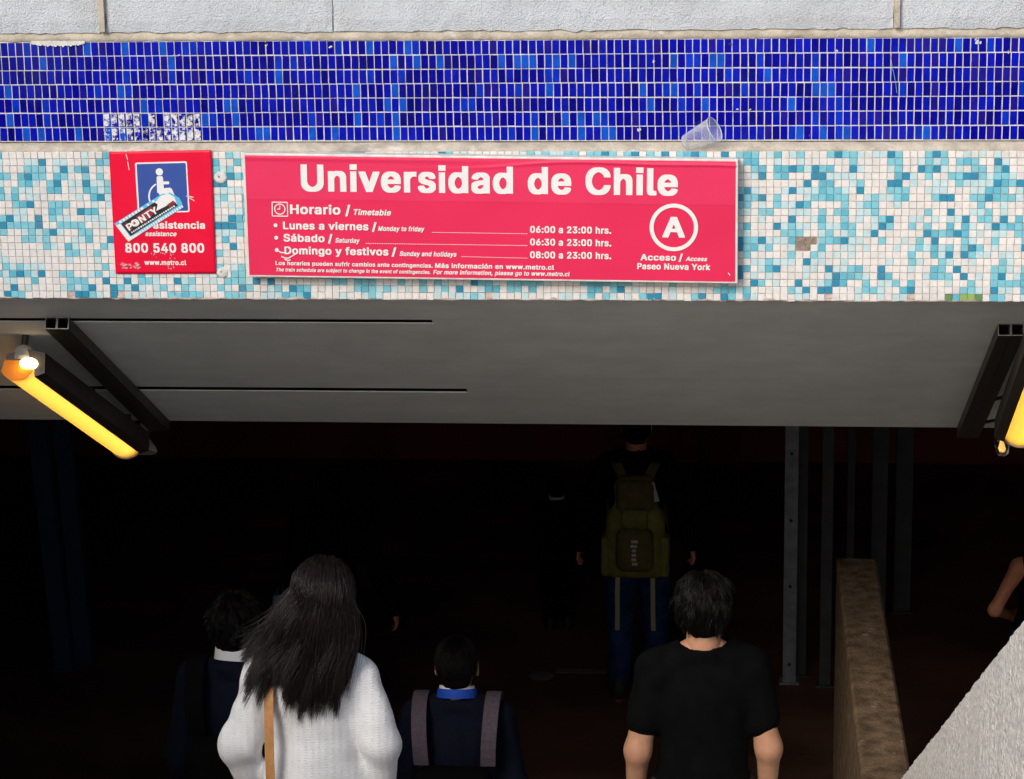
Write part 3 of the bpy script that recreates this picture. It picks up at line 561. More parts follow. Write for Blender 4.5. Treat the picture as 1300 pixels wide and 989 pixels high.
# sloping mortar ledge between blue band and mosaic; mortar joint above the blue band
def ragged(x0, x1, prof, step, amp, seed):
    """mortar bed: profile points (y, z) swept along x with uneven edges"""
    r = np.random.default_rng(seed); xs = np.arange(x0, x1 + step, step); n = len(prof)
    V = []; off = np.zeros((len(xs), n, 2))
    for j in range(n):
        w = r.normal(size=len(xs)); w = np.convolve(w, [.25, .5, .25], 'same'); w2 = np.convolve(r.normal(size=len(xs)), np.ones(15) / 6, 'same')
        off[:, j, 1] = (w * .6 + w2 * .6) * amp; off[:, j, 0] = np.convolve(r.normal(size=len(xs)), [.25, .5, .25], 'same') * amp
    for k, x in enumerate(xs):
        for j, (y, z) in enumerate(prof): V.append((x, y + off[k, j, 0], z + off[k, j, 1]))
    F = [(k * n + j, (k + 1) * n + j, (k + 1) * n + j + 1, k * n + j + 1) for k in range(len(xs) - 1) for j in range(n - 1)]
    return np.array(V), F
V, F = ragged(XL, XR, [(Yb + .012, Z_BLUE_BOT - .005), (Yb - .004, Z_BLUE_BOT - .008), (YW + .006, Z_MOS_TOP + .004), (YW + .0005, Z_MOS_TOP - .003), (YW + .004, Z_MOS_TOP - .008)], 0.012, 0.0012, 3)
obj('mortar_ledge', V, F, MT['mortar'], wall, smooth=True)
V, F = ragged(XL, XR, [(YW + .06, Z_BLOCK + .02), (Yb + .003, Z_BLOCK + .010), (Yb - .002, (Z_BLOCK + Z_BLUE_TOP) / 2), (Yb - .0025, Z_BLUE_TOP + .003), (Yb + .004, Z_BLUE_TOP - .002)], 0.012, 0.0011, 4)
obj('mortar_joint', V, F, MT['mortar'], wall, smooth=True)
# plaster smear running over the first blue tiles
V = []; xs = np.linspace(at(40, 55, Yb)[0], at(108, 55, Yb)[0], 40)
for k, x in enumerate(xs):
    e = math.sin(math.pi * k / 39) ** 0.5
    V += [(x, Yb - .0045, Z_BLUE_TOP + .004), (x, Yb - .0042, Z_BLUE_TOP - .004 - .010 * e * (0.75 + .35 * math.sin(k * 1.7) * math.sin(k * .6)))]
obj('plaster_smear', V, [(2 * k, 2 * k + 1, 2 * k + 3, 2 * k + 2) for k in range(39)], MT['caps'], wall)
# pale stucco blocks, each one its own piece
j1 = at(128, 20, YW)[0]; j2 = at(1139, 20, YW)[0]; jw = 0.018; jm = at(421, 15, YW)[0]
edges = [XL - .3, j1 - 2.3, j1, jm, j2, j2 + 1.1, XR + .3]
def stucco_block(x0, x1, z0, z1, seed):
    nx, nz = max(4, int((x1 - x0) / 0.02)), max(4, int((z1 - z0) / 0.03))
    r = np.random.default_rng(seed)
    X = np.linspace(x0, x1, nx); Z = np.linspace(z0, z1, nz); yf = YW + 0.016
    V = []
    for j, z in enumerate(Z):
        for i, x in enumerate(X):
            edge = min(i, nx - 1 - i, j * 1.0, nz - 1 - j)
            y = yf + r.normal() * 0.0005 + (0.004 if edge == 0 else 0)
            zz = z + (r.normal() * 0.0016 if j in (0, nz - 1) else 0); xx = x + (r.normal() * 0.0016 if i in (0, nx - 1) else 0)
            V.append((xx, y, zz))
    F = [(j * nx + i, j * nx + i + 1, (j + 1) * nx + i + 1, (j + 1) * nx + i) for j in range(nz - 1) for i in range(nx - 1)]
    n0 = len(V); ring = [i for i in range(nx)] + [j * nx + nx - 1 for j in range(1, nz)] + [(nz - 1) * nx + i for i in range(nx - 2, -1, -1)] + [j * nx for j in range(nz - 2, 0, -1)]
    for q in ring: V.append((V[q][0], YW + 0.058, V[q][2]))
    m = len(ring)
    F += [(ring[q], n0 + q, n0 + (q + 1) % m, ring[(q + 1) % m]) for q in range(m)]
    return V, F
for k in range(len(edges) - 1):
    g = 0.002 if abs(edges[k] - jm) < 1e-6 else jw / 2; h = 0.002 if abs(edges[k + 1] - jm) < 1e-6 else jw / 2
    V, F = stucco_block(edges[k] + g, edges[k + 1] - h, Z_BLOCK, Z_BLOCK + 0.40, 20 + k)
    obj('stucco_block', V, F, MT['block'], wall)
for k in (2, 4, 5):
    MB().box((edges[k] - jw / 2 + .001, YW + .004, Z_BLOCK + .004), (edges[k] + jw / 2 - .001, YW + .0585, Z_BLOCK + 0.398)).build('block_joint', MT['mortar'], wall)
MB().box((XL - .33, YW - .05, Z_BLOCK + 0.405), (XR + .33, YW + .6, Z_BLOCK + 0.50), bev=0.012).build('coping', MT['block'], wall)

# tiles --------------------------------------------------------------
def tile_mesh(name, w, h, d, bev, m):
    V = []
    for (e, y) in ((0.0, d), (0.0, bev * 0.7), (bev, 0.0)):
        V += [(-w / 2 + e, y, -h / 2 + e), (w / 2 - e, y, -h / 2 + e), (w / 2 - e, y, h / 2 - e), (-w / 2 + e, y, h / 2 - e)]
    F = [(q * 4 + j, q * 4 + (j + 1) % 4, q * 4 + 4 + (j + 1) % 4, q * 4 + 4 + j) for q in range(2) for j in range(4)] + [(8, 9, 10, 11)]
    return np.array(V), F
def lay(tiles, meshes, VF, mats, name, stuffname, keep):
    """tiles: (x, y, z, colour, rot, tiltx, tiltz, sx). the `keep` best seen ones are objects, the rest one mesh"""
    vis = [i for i, t in enumerate(tiles) if t[8]]
    vis.sort(key=lambda i: -tiles[i][0])
    own = set(vis[:keep])
    V0, F0 = VF; AV = []; AF = []; AI = []
    base = wloc(wall)
    for i, (x, y, z, c, rot, tx, tz, sx, v) in enumerate(tiles):
        if i in own:
            o = bpy.data.objects.new(name, meshes[c]); COL.objects.link(o); o.parent = wall
            o.location = Vector((x, y, z)) - base
            o.rotation_euler = (tx, rot, tz); o.scale = (sx, 1, 1)
        else:
            R = np.array(Matrix.Rotation(tz, 3, 'Z') @ Matrix.Rotation(rot, 3, 'Y') @ Matrix.Rotation(tx, 3, 'X'))
            P = (V0 * np.array([sx, 1, 1])) @ R.T + np.array([x, y, z])
            n = len(AV) * len(V0)
            AV.append(P); AF += [tuple(n + q for q in f) for f in F0]; AI += [c] * len(F0)
    o = obj(stuffname, np.vstack(AV), AF, mats, wall, AI)
    tag(o, kind='stuff')
def in_view(x, z, y):
    q = AX.T @ (np.array([x, y, z]) - EYE); u = CX + FPX * q[0] / q[2]; v = CY + FPX * q[1] / q[2]
    return (4 < u < 1296 and 2 < v < 985), u, v

# blue band
BW, BH = 0.0224, (Z_BLUE_TOP - Z_BLUE_BOT) / 7
VFb = tile_mesh('blue_tile', BW - 0.0031, BH - 0.0034, 0.004, 0.0006, None)
bm_ = [mesh_np('blue_tile', VFb[0], VFb[1], m) for m in MT['blue']]
tiles = []
ncol = int((XR - XL) / BW)
r = np.random.default_rng(5)
tint = r.normal(size=(12, ncol // 8 + 3))
for row in range(7):
    shift = (0.0, .1, .05, .2, .1, .15, .22)[row] * BW * 0.5 + row * 0.0004
    acc = 0.0
    for c in range(ncol):
        acc = acc * 0.9 + r.normal() * 0.00022
        x = XL + (c + .5) * BW + shift + acc; z = Z_BLUE_TOP - (row + .5) * BH + math.sin(c * 0.09 + row) * 0.0006 + r.normal() * 0.0002
        v, u, vv = in_view(x, z, Yb)
        dusty = 0.5 if (row == 6 or row == 0) else 0.0
        p = r.random() + 0.10 * tint[row, c // 8]
        zone = 1.0 if u > 1080 else 0.35
        if p < 0.40: k = 0
        elif p < 0.53: k = 2
        elif p < 0.86: k = 1
        elif p < 0.945: k = 3
        else: k = 4
        if r.random() < 0.16 * zone: k = 5
        if dusty and k in (2, 0) and r.random() < 0.5: k = 1
        tiles.append((x, Yb + r.normal() * 0.00025, z, k, r.normal() * 0.008, r.normal() * 0.012, r.normal() * 0.012, 1.0 + r.normal() * 0.02, v))
lay(tiles, bm_, VFb, MT['blue'], 'blue_tile', 'blue_tile_field', 300)

# mosaic
MWd, MHt = 0.0215, (Z_MOS_TOP - 0.004 - Z_LINTEL) / 21
VFm = tile_mesh('mosaic_tile', MWd - 0.0015, MHt - 0.0015, 0.0045, 0.0009, None)
mm_ = [mesh_np('mosaic_tile', VFm[0], VFm[1], m) for m in MT['mos']]
tiles = []
ncol = int((XR - XL) / MWd)
r = np.random.default_rng(8)
field = r.random((22, ncol + 2))
cl = np.zeros((22, ncol + 2))
for _ in range(int(ncol * 21 / 5.9)):            # colour comes in small clumps, as laid
    a, b = r.integers(0, 21), r.integers(0, ncol)
    for _q in range(r.integers(2, 7)):
        cl[min(20, max(0, a)), min(ncol, max(0, b))] += 1
        if r.random() < .5: b += r.integers(-1, 2)
        else: a += r.integers(-1, 2)
for row in range(21):
    drift = 0.0
    for c in range(ncol):
        drift = drift * 0.92 + r.normal() * 0.00018
        x = XL + (c + .5) * MWd + drift; z = Z_MOS_TOP - 0.004 - (row + .5) * MHt + math.sin(c * 0.11 + row * 1.3) * 0.0005 + r.normal() * 0.00018
        v, u, vv = in_view(x, z, YW)
        if 1007 < u < 1036 and 299 < vv < 309: continue          # fallen tiles
        if 1007 < u < 1027 and 309 <= vv < 319: continue
        if 316 < u < 930 and 206 < vv < 346: v = False
        if 146 < u < 268 and 198 < vv < 342: v = False
        if row == 20 and r.random() < 0.035: continue
        if cl[row, c] >= 1:
            q = field[row, c]; k = 3 if q < .48 else (4 if q < .68 else (5 if q < .84 else 2))
        else:
            q = field[row, c]; k = 0 if q < .52 else (1 if q < .72 else (2 if q < .92 else (3 if q < .97 else 5)))
        if row == 20 and 1195 < u < 1250 and r.random() < .6: k = 6 if r.random() < .6 else 7
        tiles.append((x, YW + r.normal() * 0.0003, z + (r.normal() * 0.0012 if row == 20 else 0), k, r.normal() * 0.012, r.normal() * 0.012, r.normal() * 0.012, 1.0 + r.normal() * 0.018, v))
lay(tiles, mm_, VFm, MT['mos'], 'mosaic_tile', 'mosaic_tile_field', 300)
a0, a1 = at(1007.5, 299, YW), at(1036, 318, YW)
MB().box((a0[0], YW + .0015, a1[2]), (a1[0], YW + .0034, a0[2])).build('bare_patch', MT['bed'], wall)
# crumbled lower edge of the mosaic bed
V, F = ragged(XL, XR, [(YW + .002, Z_LINTEL + .006), (YW + .0005, Z_LINTEL + .001), (YW + .006, Z_LINTEL - .0045), (YW + .03, Z_LINTEL - .001)], 0.009, 0.0022, 9)
obj('crumbled_edge', V, F, MT['grout_brown'], wall, smooth=True)
# remains of a torn paper on the blue tiles: flakes
fl = MB(); r = np.random.default_rng(31)
p0_, p1_ = at(131, 145, Yb), at(257, 178, Yb)
for row in (5, 6):
    zc = Z_BLUE_TOP - (row + .5) * BH; x = p0_[0] + BW * .4
    while x < p1_[0]:
        u = (x - p0_[0]) / (p1_[0] - p0_[0])
        for lay_ in range(2 if u > .68 else 1):
            if .34 < u < .44 and row == 5 or r.random() < .06: continue
            w, hh = (BW - .0036) / 2, (BH - .0040) / 2
            V_ = [(x + w * cx * r.uniform(.88, 1.0), Yb - .0012 - .0004 * lay_ - .0001 * cx, zc + hh * cz * r.uniform(.85, 1.0) + (.07 * lay_ if False else 0)) for cx, cz in ((-1, -1), (0, -1), (1, -1), (1, 0), (1, 1), (0, 1), (-1, 1), (-1, 0))]
            fl.add(V_, [tuple(range(8))])
        x += BW
o = fl.build('paper_residue_sheet', MT['residue'])
tag(o, 'torn white paper remains stuck low on the blue tiles above the red poster', 'paper remains', kind='stuff')
# little splashes of plaster and paint on the blue tiles
sp = MB()
for (px, py, ra) in ((1240, 53, 2.2), (1244, 55, 1.6), (812, 164, 1.6), (227, 70, 1.0), (420, 60, 1.2), (1062, 65, 1.1), (936, 139, 1.0), (829, 77, 1.2), (1280, 67, 1.2), (222, 71, .9), (338, 57, 1.4), (952, 139, .9)):
    for _ in range(3):
        p = at(px + r.normal() * ra * .7, py + r.normal() * ra * .7, Yb); R = ra / 435
        ang = np.sort(r.uniform(0, 2 * math.pi, 8))
        sp.add([(p[0] + R * r.uniform(.7, 1.3) * math.cos(a), Yb - .0014 - r.uniform(0, .0004), p[2] + R * r.uniform(.6, 1.2) * math.sin(a)) for a in ang], [tuple(range(8))])
tag(sp.build('paint_splash', MT['caps'], wall), kind='stuff')
# two little holes with raw rims
for (px, py) in ((338, 55), (927, 56)):
    p = at(px, py, Yb)
    MB().tube([(p[0], Yb - .0028, p[2]), (p[0], Yb - .0008, p[2])], [0.0032, 0.0046], 10).build('drill_hole', MT['steel_dark'], wall)
# green thread caught on the tiles
tp = [at(x, y, Yb - .004) for x, y in ((1131, 72), (1132.5, 84), (1135.5, 97), (1137.5, 108), (1138.5, 118))]
tag(MB().tube(tp, 0.0007, 5).build('plastic_thread', mat('green_thread', (0.25, 0.55, 0.35), 0.5)), 'thin green thread caught upright on the blue tiles near the right', 'thread')
# plaster anchor caps beside the poster
for px, py, ra, lab in ((279.8, 225.5, 8.3, 'round grimy white plaster cap between poster and sign, upper one'), (282.5, 346, 7.6, 'round grimy white plaster cap below the poster corner, lower one')):
    p = at(px, py, YW); R = ra / 432
    V = [(p[0], YW - .003, p[2])]; n = 22; rr = np.random.default_rng(int(px))
    for q, y in ((.6, -.0028), (.9, -.0022), (1.0, .002)):
        V += [(p[0] + R * q * (1 + .05 * rr.normal()) * math.cos(a), YW + y, p[2] + R * q * (1 + .05 * rr.normal()) * math.sin(a)) for a in np.linspace(0, 2 * math.pi, n, endpoint=False)]
    F = [(0, 1 + j, 1 + (j + 1) % n) for j in range(n)] + [(1 + q * n + j, 1 + (q + 1) * n + j, 1 + (q + 1) * n + (j + 1) % n, 1 + q * n + (j + 1) % n) for q in range(2) for j in range(n)]
    c_ = empty('anchor_cap', (p[0], YW, p[2] - R), lab, 'plaster cap', 'plaster caps beside the poster')
    obj('disc', V, F, MT['caps'], c_, smooth=True)
    MB().tube([(p[0] - R * .2, YW - .0042, p[2] + R * .15), (p[0] - R * .2, YW - .001, p[2] + R * .15)], R * .13, 8).build('screw_head', MT['steel_dark'], c_)

# ------------------------------------------------------------------ lettering
_gl = {}
def glyph(ch):
    if ch in _gl: return _gl[ch]
    adv, s = GLYPHS[ch]
    cs = [[tuple(map(int, p.split(','))) for p in c.split()] for c in s.split('|')]
    area = [sum(a[0] * b[1] - b[0] * a[1] for a, b in zip(c, c[1:] + c[:1])) / 2 for c in cs]
    sg = 1 if area[max(range(len(cs)), key=lambda i: abs(area[i]))] > 0 else -1
    outs = [i for i in range(len(cs)) if area[i] * sg > 0]; holes = [i for i in range(len(cs)) if area[i] * sg <= 0]
    V = []; F = []
    for o in outs:
        xs = [p[0] for p in cs[o]]; ys = [p[1] for p in cs[o]]
        grp = [cs[o]] + [cs[h] for h in holes if min(xs) < cs[h][0][0] < max(xs) and min(ys) < cs[h][0][1] < max(ys)]
        flat = [p for g in grp for p in g]; n = len(V)
        tri = tessellate_polygon([[Vector((p[0], p[1], 0)) for p in g] for g in grp])
        V += flat; F += [tuple(n + q for q in t) for t in tri]
    _gl[ch] = (adv, np.array(V, float), F); return _gl[ch]
CAP = max(p[1] for p in [tuple(map(int, q.split(','))) for q in GLYPHS['H'][1].split('|')[0].split()])
LOW = min(p[1] for p in [tuple(map(int, q.split(','))) for q in GLYPHS['H'][1].split('|')[0].split()])
def text_geom(txt, p0, p1, cap, n_out, italic=False, mbuf=None, mi=0, fit=True):
    """line of print from p0 to p1 (baseline, on the sheet), capital height cap"""
    p0 = np.array(p0); p1 = np.array(p1); d = p1 - p0; L = np.linalg.norm(d); d /= L
    up = np.array([-d[2], 0, d[0]])
    x = 0; parts = []; lo = None
    for ch in txt:
        if ch == ' ': x += 235; continue
        adv, V, F = glyph(ch)
        W = V.copy(); W[:, 1] -= LOW
        if italic: W[:, 0] += W[:, 1] * 0.21
        W[:, 0] += x; parts.append((W, F)); x += adv
    lo = min(w[:, 0].min() for w, _ in parts); hi = max(w[:, 0].max() for w, _ in parts)
    sx = L / (hi - lo); sz = cap / (CAP - LOW)
    if not fit: sx = sz
    for W, F in parts:
        P = p0 + np.outer((W[:, 0] - lo) * sx, d) + np.outer(W[:, 1] * sz, up) + np.array([0, -n_out, 0])
        mbuf.add(P, F, mi)
    return mbuf

# ------------------------------------------------------------------ big red sign
YS = YW - 0.045
TL, TR, BR, BL = at(307.5, 194.2, YS), at(937.3, 202.3, YS), at(936.5, 360.3, YS), at(313.6, 351.6, YS)
sign = empty('station_sign', ((BL + BR) / 2 + np.array([0, .02, 0])), 'wide red panel over the entrance reading Universidad de Chile with opening hours', 'sign')
def quad_pt(u, v):                     # u right, v down
    return (TL * (1 - u) + TR * u) * (1 - v) + (BL * (1 - u) + BR * u) * v
P = []
for y in (0.0, 0.036):
    for q in (BL, BR, TL, TR): P.append(q + np.array([0, y, 0]))
P = [P[0], P[1], P[4], P[5], P[2], P[3], P[6], P[7]]
mb = MB().hexa(P)
o = mb.build('panel', MT['frame_white'], sign)
bv = o.modifiers.new('b', 'BEVEL'); bv.width = 0.003; bv.segments = 2
eu, ev = 0.0052, 0.017
seam = 0.365
def sheet(name, v0, v1, m, out, wrinkle=0.0):
    nx, nz = 160, 40
    V = []
    for j in range(nz + 1):
        for i in range(nx + 1):
            u = eu + (1 - 2 * eu) * i / nx; v = v0 + (v1 - v0) * j / nz
            p = quad_pt(u, v); b = 0.0
            if wrinkle:
                f = (v - v0) / (v1 - v0)
                c = 0.16 - 0.10 * math.cos((u - .80) * 6) + 0.03 * math.sin(u * 17)
                b += wrinkle * math.exp(-((f - c) / 0.028) ** 2) * (1 / (1 + math.exp(-(u - .55) * 14)))
                b += wrinkle * .45 * math.exp(-((f - .05 - .04 * u) / 0.05) ** 2) * (1 / (1 + math.exp((u - .45) * 14)))
            b += 0.00035 * math.sin(u * 23 + v * 5) * math.sin(v * 9)
            V.append(p + np.array([0, -out - b, 0]))
    F = [(j * (nx + 1) + i, (j + 1) * (nx + 1) + i, (j + 1) * (nx + 1) + i + 1, j * (nx + 1) + i + 1) for j in range(nz) for i in range(nx)]
    return obj(name, V, F, m, sign, smooth=True)
s1 = sheet('lower_vinyl', seam - 0.02, 1 - ev, MT['sign'], 0.0008)
s2 = sheet('upper_vinyl', ev, seam, MT['sign_top'], 0.0016, 0.0042)
PX = 1 / 434.0
OUT = 0.0028
def line(txt, x0, y0, x1, y1, cap, italic=False, name='lettering', out=OUT):
    mb = MB(); text_geom(txt, at(x0, y0, YS), at(x1, y1, YS), cap * PX, out, italic, mb)
    return mb.build(name, MT['white'], sign)
o_t = line('Universidad de Chile', 382.5, 242.6, 860.5, 248.2, 34.2, out=0.0030)
line('Horario', 368.5, 271.3, 432.5, 272.2, 12.0); line('/', 438.6, 272.6, 445, 272.7, 12.5)
line('Timetable', 449.2, 272.7, 496.7, 273.5, 7.4, True)
line('Lunes a viernes', 359.6, 290.8, 468, 292.2, 9.8); line('/', 472.4, 292.6, 478.3, 292.7, 10.5)
line('Monday to friday', 480.2, 292.8, 539, 293.6, 6.0, True)
line('Sábado', 360.2, 306.4, 412.4, 307.2, 9.8); line('/', 416.6, 307.6, 422.4, 307.7, 10.5)
line('Saturday', 426, 307.8, 457, 308.3, 6.0, True)
line('Domingo y festivos', 361.4, 322.4, 493.4, 324.2, 9.8); line('/', 497.4, 324.4, 503.4, 324.5, 10.5)
line('Sunday and holidays', 507.6, 324.6, 579.7, 325.7, 6.0, True)
line('Los horarios pueden sufrir cambios ante contingencias.', 350, 336.2, 549.5, 339.6, 5.2)
line('Más información en www.metro.cl', 552.5, 339.8, 703.6, 342.3, 6.0)
line('The train schedule are subject to change in the event of contingencies.', 350.8, 344.2, 546.7, 347.6, 4.6, True)
line('For more information, please go to www.metro.cl', 550, 347.8, 723.4, 350.4, 5.4, True)
for t, y in (('06:00 a 23:00 hrs.', 295.2), ('06:30 a 23:00 hrs.', 311.2), ('08:00 a 23:00 hrs.', 327.4)):
    line(t, 673, y, 776, y + 1.4, 8.6)
line('A', 841.0, 301.2, 869.5, 301.6, 26.2)
line('Acceso', 813.2, 330.2, 858.4, 330.8, 8.0); line('/', 861.5, 331, 866.8, 331.1, 9.0); line('Access', 870.6, 331, 897.8, 331.4, 5.4, True)
line('Paseo Nueva York', 809, 341.4, 901.6, 342.8, 7.7)
def ring(mb, cx, cy, r0, r1, Y, n=64, a0=0, a1=2 * math.pi, sq=0.97):
    c = at(cx, cy, Y); V = []; full = abs(a1 - a0 - 2 * math.pi) < 1e-6
    A = np.linspace(a0, a1, n, endpoint=not full)
    for a in A:
        for q in (r0, r1): V.append((c[0] + q * PX * math.cos(a), Y, c[2] + q * PX * math.sin(a)))
    m = len(A); F = [(2 * k, 2 * k + 1, 2 * ((k + 1) % m) + 1, 2 * ((k + 1) % m)) for k in range(m if full else m - 1)]
    mb.add(V, F)
def disc(mb, cx, cy, r, Y, n=20):
    c = at(cx, cy, Y); mb.add([(c[0] + r * PX * math.cos(a), Y, c[2] + r * PX * math.sin(a)) for a in np.linspace(0, 2 * math.pi, n, endpoint=False)], [tuple(range(n))])
def poly(mb, pts, Y, i=0):
    mb.add([at(x, y, Y) for x, y in pts], [tuple(range(len(pts)))], i)
def bar(mb, a, b, w, Y, i=0):
    a = np.array(a, float); b = np.array(b, float); d = (b - a) / np.linalg.norm(b - a); n = np.array([-d[1], d[0]]) * w / 2
    poly(mb, [a + n, b + n, b - n, a - n], Y, i)
YP = YS - OUT
mb = MB(); ring(mb, 855.4, 288.8, 25.2, 30.2, YP); mb.build('access_ring', MT['white'], sign)
for (x, y) in ((349.8, 286.0), (350.7, 301.8), (351.4, 317.4)):
    mb = MB(); disc(mb, x, y, 2.5, YP); mb.build('bullet', MT['white'], sign)
for (xa, ya, xb, yb) in ((548.5, 294.6, 670.5, 296.4), (464.5, 308.6, 670.5, 311.4), (586, 325.4, 670.5, 327.4)):
    mb = MB(); n = int((xb - xa) / 2.3)
    for k in range(n):
        f = k / n; x = xa + (xb - xa) * f; y = ya + (yb - ya) * f; poly(mb, [(x, y), (x + 1.25, y), (x + 1.25, y + .85), (x, y + .85)], YP)
    tag(mb.build('dotted_line', MT['white'], sign), kind='stuff')
mb = MB()
for a, b in (((345.4, 256.6), (364.8, 257.0)), ((364.8, 257.0), (365.2, 274.6)), ((365.2, 274.6), (345.8, 274.2)), ((345.8, 274.2), (345.4, 256.6))): bar(mb, a, b, 1.3, YP)
ring(mb, 355.2, 265.5, 5.9, 7.2, YP, 36); bar(mb, (355.2, 265.8), (355.2, 260.6), 1.2, YP - .0002); bar(mb, (355.6, 265.6), (351.8, 265.4), 1.2, YP - .0004)
mb.build('clock_symbol', MT['white'], sign)
mb = MB(); Z = YP - .0006
for pts in (((354, 319), (357.5, 321), (361, 320.5)), ((357, 325.5), (362, 327.5), (366, 328), (371, 325), (376, 322)), ((361, 329), (365.5, 330.6), (369, 330))):
    for a, b in zip(pts, pts[1:]): bar(mb, a, b, 1.5, Z)
mb.build('scratch', MT['white'], sign)
mb = MB(); bar(mb, (924.5, 346.5), (926.8, 349.6), 1.0, Z); mb.build('scratch', MT['white'], sign)

# ------------------------------------------------------------------ assistance poster
YQ = YW - 0.0035
pc = [at(147, 347.6, YQ), at(274.4, 347.2, YQ), at(138.4, 192.6, YQ), at(268.4, 190.2, YQ)]
poster = empty('assistance_poster', (pc[0] + pc[1]) / 2, 'red poster with blue wheelchair pictogram and an assistance phone number', 'poster')
nx, nz = 40, 48; V = []
for j in range(nz + 1):
    for i in range(nx + 1):
        u, v = i / nx, j / nz
        p = (pc[0] * (1 - u) + pc[1] * u) * (1 - v) + (pc[2] * (1 - u) + pc[3] * u) * v
        V.append(p + np.array([0, -.0005 * math.sin(u * 9 + v * 4) * math.sin(v * 11) - .003 * max(0, (u - .93)) / .07 * v, 0]))
F = [(j * (nx + 1) + i, j * (nx + 1) + i + 1, (j + 1) * (nx + 1) + i + 1, (j + 1) * (nx + 1) + i) for j in range(nz) for i in range(nx)]
o = obj('sheet', V, F, MT['poster'], poster, smooth=True)
sm = o.modifiers.new('s', 'SOLIDIFY'); sm.thickness = 0.0012; sm.offset = 1.0
Y1 = YQ - .0022
def rquad(pts, rad, n=5):
    out = []
    for k in range(4):
        p = np.array(pts[k], float); a = np.array(pts[k - 1], float) - p; b = np.array(pts[(k + 1) % 4], float) - p
        a = a / np.linalg.norm(a) * rad; b = b / np.linalg.norm(b) * rad
        for t in np.linspace(0, 1, n): out.append(tuple(p + a * (1 - t) ** 2 + b * t ** 2))
    return out
mb = MB(); poly(mb, rquad([(171.2, 206.6), (237.2, 204.8), (240.8, 269.2), (175.0, 271.5)], 2.5), Y1); mb.build('pictogram_border', MT['white'], poster)
mb = MB(); poly(mb, rquad([(173.4, 208.4), (235.6, 206.8), (238.8, 267.4), (177.0, 269.4)], 1.2), Y1 - .0004); mb.build('pictogram_field', MT['picto_blue'], poster)
mb = MB(); Y2 = Y1 - .0008
disc(mb, 202.3, 218.2, 4.7, Y2)
poly(mb, rquad([(198.8, 223.6), (206.6, 223.4), (208.2, 240), (199.6, 246)], 2.5), Y2)
poly(mb, rquad([(205.5, 230.4), (214.6, 230.2), (214.8, 233.9), (205.7, 234.2)], 1.2), Y2 - .0001)
poly(mb, [(200.2, 239.6), (215.6, 238.2), (218.0, 239.6), (227.0, 259.0), (222.0, 262.0), (212.8, 246.4), (202.0, 247.2)], Y2 - .0002)
ring(mb, 207.5, 250, 17.6, 19.6, Y2 - .0003, 40, math.radians(118), math.radians(330))
mb.build('wheelchair_symbol', MT['white'], poster)
def pline(txt, x0, y0, x1, y1, cap, it=False):
    mb = MB(); text_geom(txt, at(x0, y0, Y1), at(x1, y1, Y1), cap * PX, .0004, it, mb); mb.build('lettering', MT['white'], poster)
pline('asistencia', 194.6, 290.2, 260.4, 290.4, 9.2); pline('assistance', 184.6, 299.6, 224.3, 299.8, 6.0, True)
pline('800 540 800', 159.2, 320.6, 259.6, 320.8, 12.2); pline('www.metro.cl', 183.6, 336.2, 236.6, 336.4, 6.2)
mb = MB(); rr = np.random.default_rng(77)
for (a, b) in (((236, 249), (243, 249.5)), ((240, 251), (247, 255)), ((241, 250), (246, 250.5)), ((160, 196), (162, 203)), ((162, 205), (164, 216))): bar(mb, a, b, .8, Y2 - .0004)
tag(mb.build('scratch', MT['white'], poster), kind='stuff')
mb = MB()
for _ in range(26):
    px, py = rr.uniform(154, 178), rr.uniform(334, 341) ; k = 7; ang = np.sort(rr.uniform(0, 6.28, k)); p = at(px, py, Y1)
    mb.add([(p[0] + .006 * rr.uniform(.5, 1.1) * math.cos(a), Y1 - .0004 - rr.uniform(0, .0003), p[2] + .0035 * rr.uniform(.5, 1.1) * math.sin(a)) for a in ang], [tuple(range(k))])
for (cx, cy) in ((196, 322), (207, 321), (218, 323), (212, 339), (219, 338)):
    for _ in range(5):
        px, py = cx + rr.normal() * 2, cy + rr.normal() * 3; k = 6; ang = np.sort(rr.uniform(0, 6.28, k)); p = at(px, py, Y1)
        mb.add([(p[0] + .002 * math.cos(a), Y1 - .0006 - rr.uniform(0, .0003), p[2] + .0026 * math.sin(a)) for a in ang], [tuple(range(k))])
tag(mb.build('paper_residue', mat('pinkish_residue', (0.66, 0.36, 0.38), 0.9, 0.2, 200), poster), kind='stuff')

# sticker pasted across the poster
A_, B_, C_, D_ = np.array((145.2, 284.0)), np.array((207.5, 245.3)), np.array((233.0, 262.6)), np.array((163.0, 306.8))
ex = (B_ - A_) / np.linalg.norm(B_ - A_)                     # along the sticker
LEN = 84.0; ey = (D_ - A_) / np.linalg.norm(D_ - A_); HGT = np.linalg.norm(D_ - A_)
def sk(u, v): return tuple(A_ + ex * u * LEN + ey * v * HGT)
st = empty('sticker', at(*sk(.5, 1), Y1 - .0012), 'torn slanting cyan and black sticker pasted across the red poster', 'sticker')
def spart(name, items, m, lift):
    mb = MB()
    for pts in items: poly(mb, [sk(*p) for p in pts], Y1 - .0012 - lift)
    return mb.build(name, m, st)
spart('base', [[(0, 0), (.86, -.01), (.90, .10), (.955, .12), (.99, .33), (1.02, .55), (1.005, .80), (.97, 1.0), (0, 1)]], MT['cyan'], 0.0)
spart('white_field', [[(.0, .12), (.07, .12), (.07, .86), (.25, .9), (.2, 1.0), (0, 1.0)]], MT['white'], .0003)
spart('white_field', [[(.62, .2), (.82, .03), (.93, .13), (.97, .4), (.93, .74), (.6, .8)]], MT['white'], .0003)
spart('black_field', [[(.08, .16), (.68, .13), (.70, .28), (.62, .50), (.93, .58), (.93, .80), (.08, .84)]], MT['black_print'], .0006)
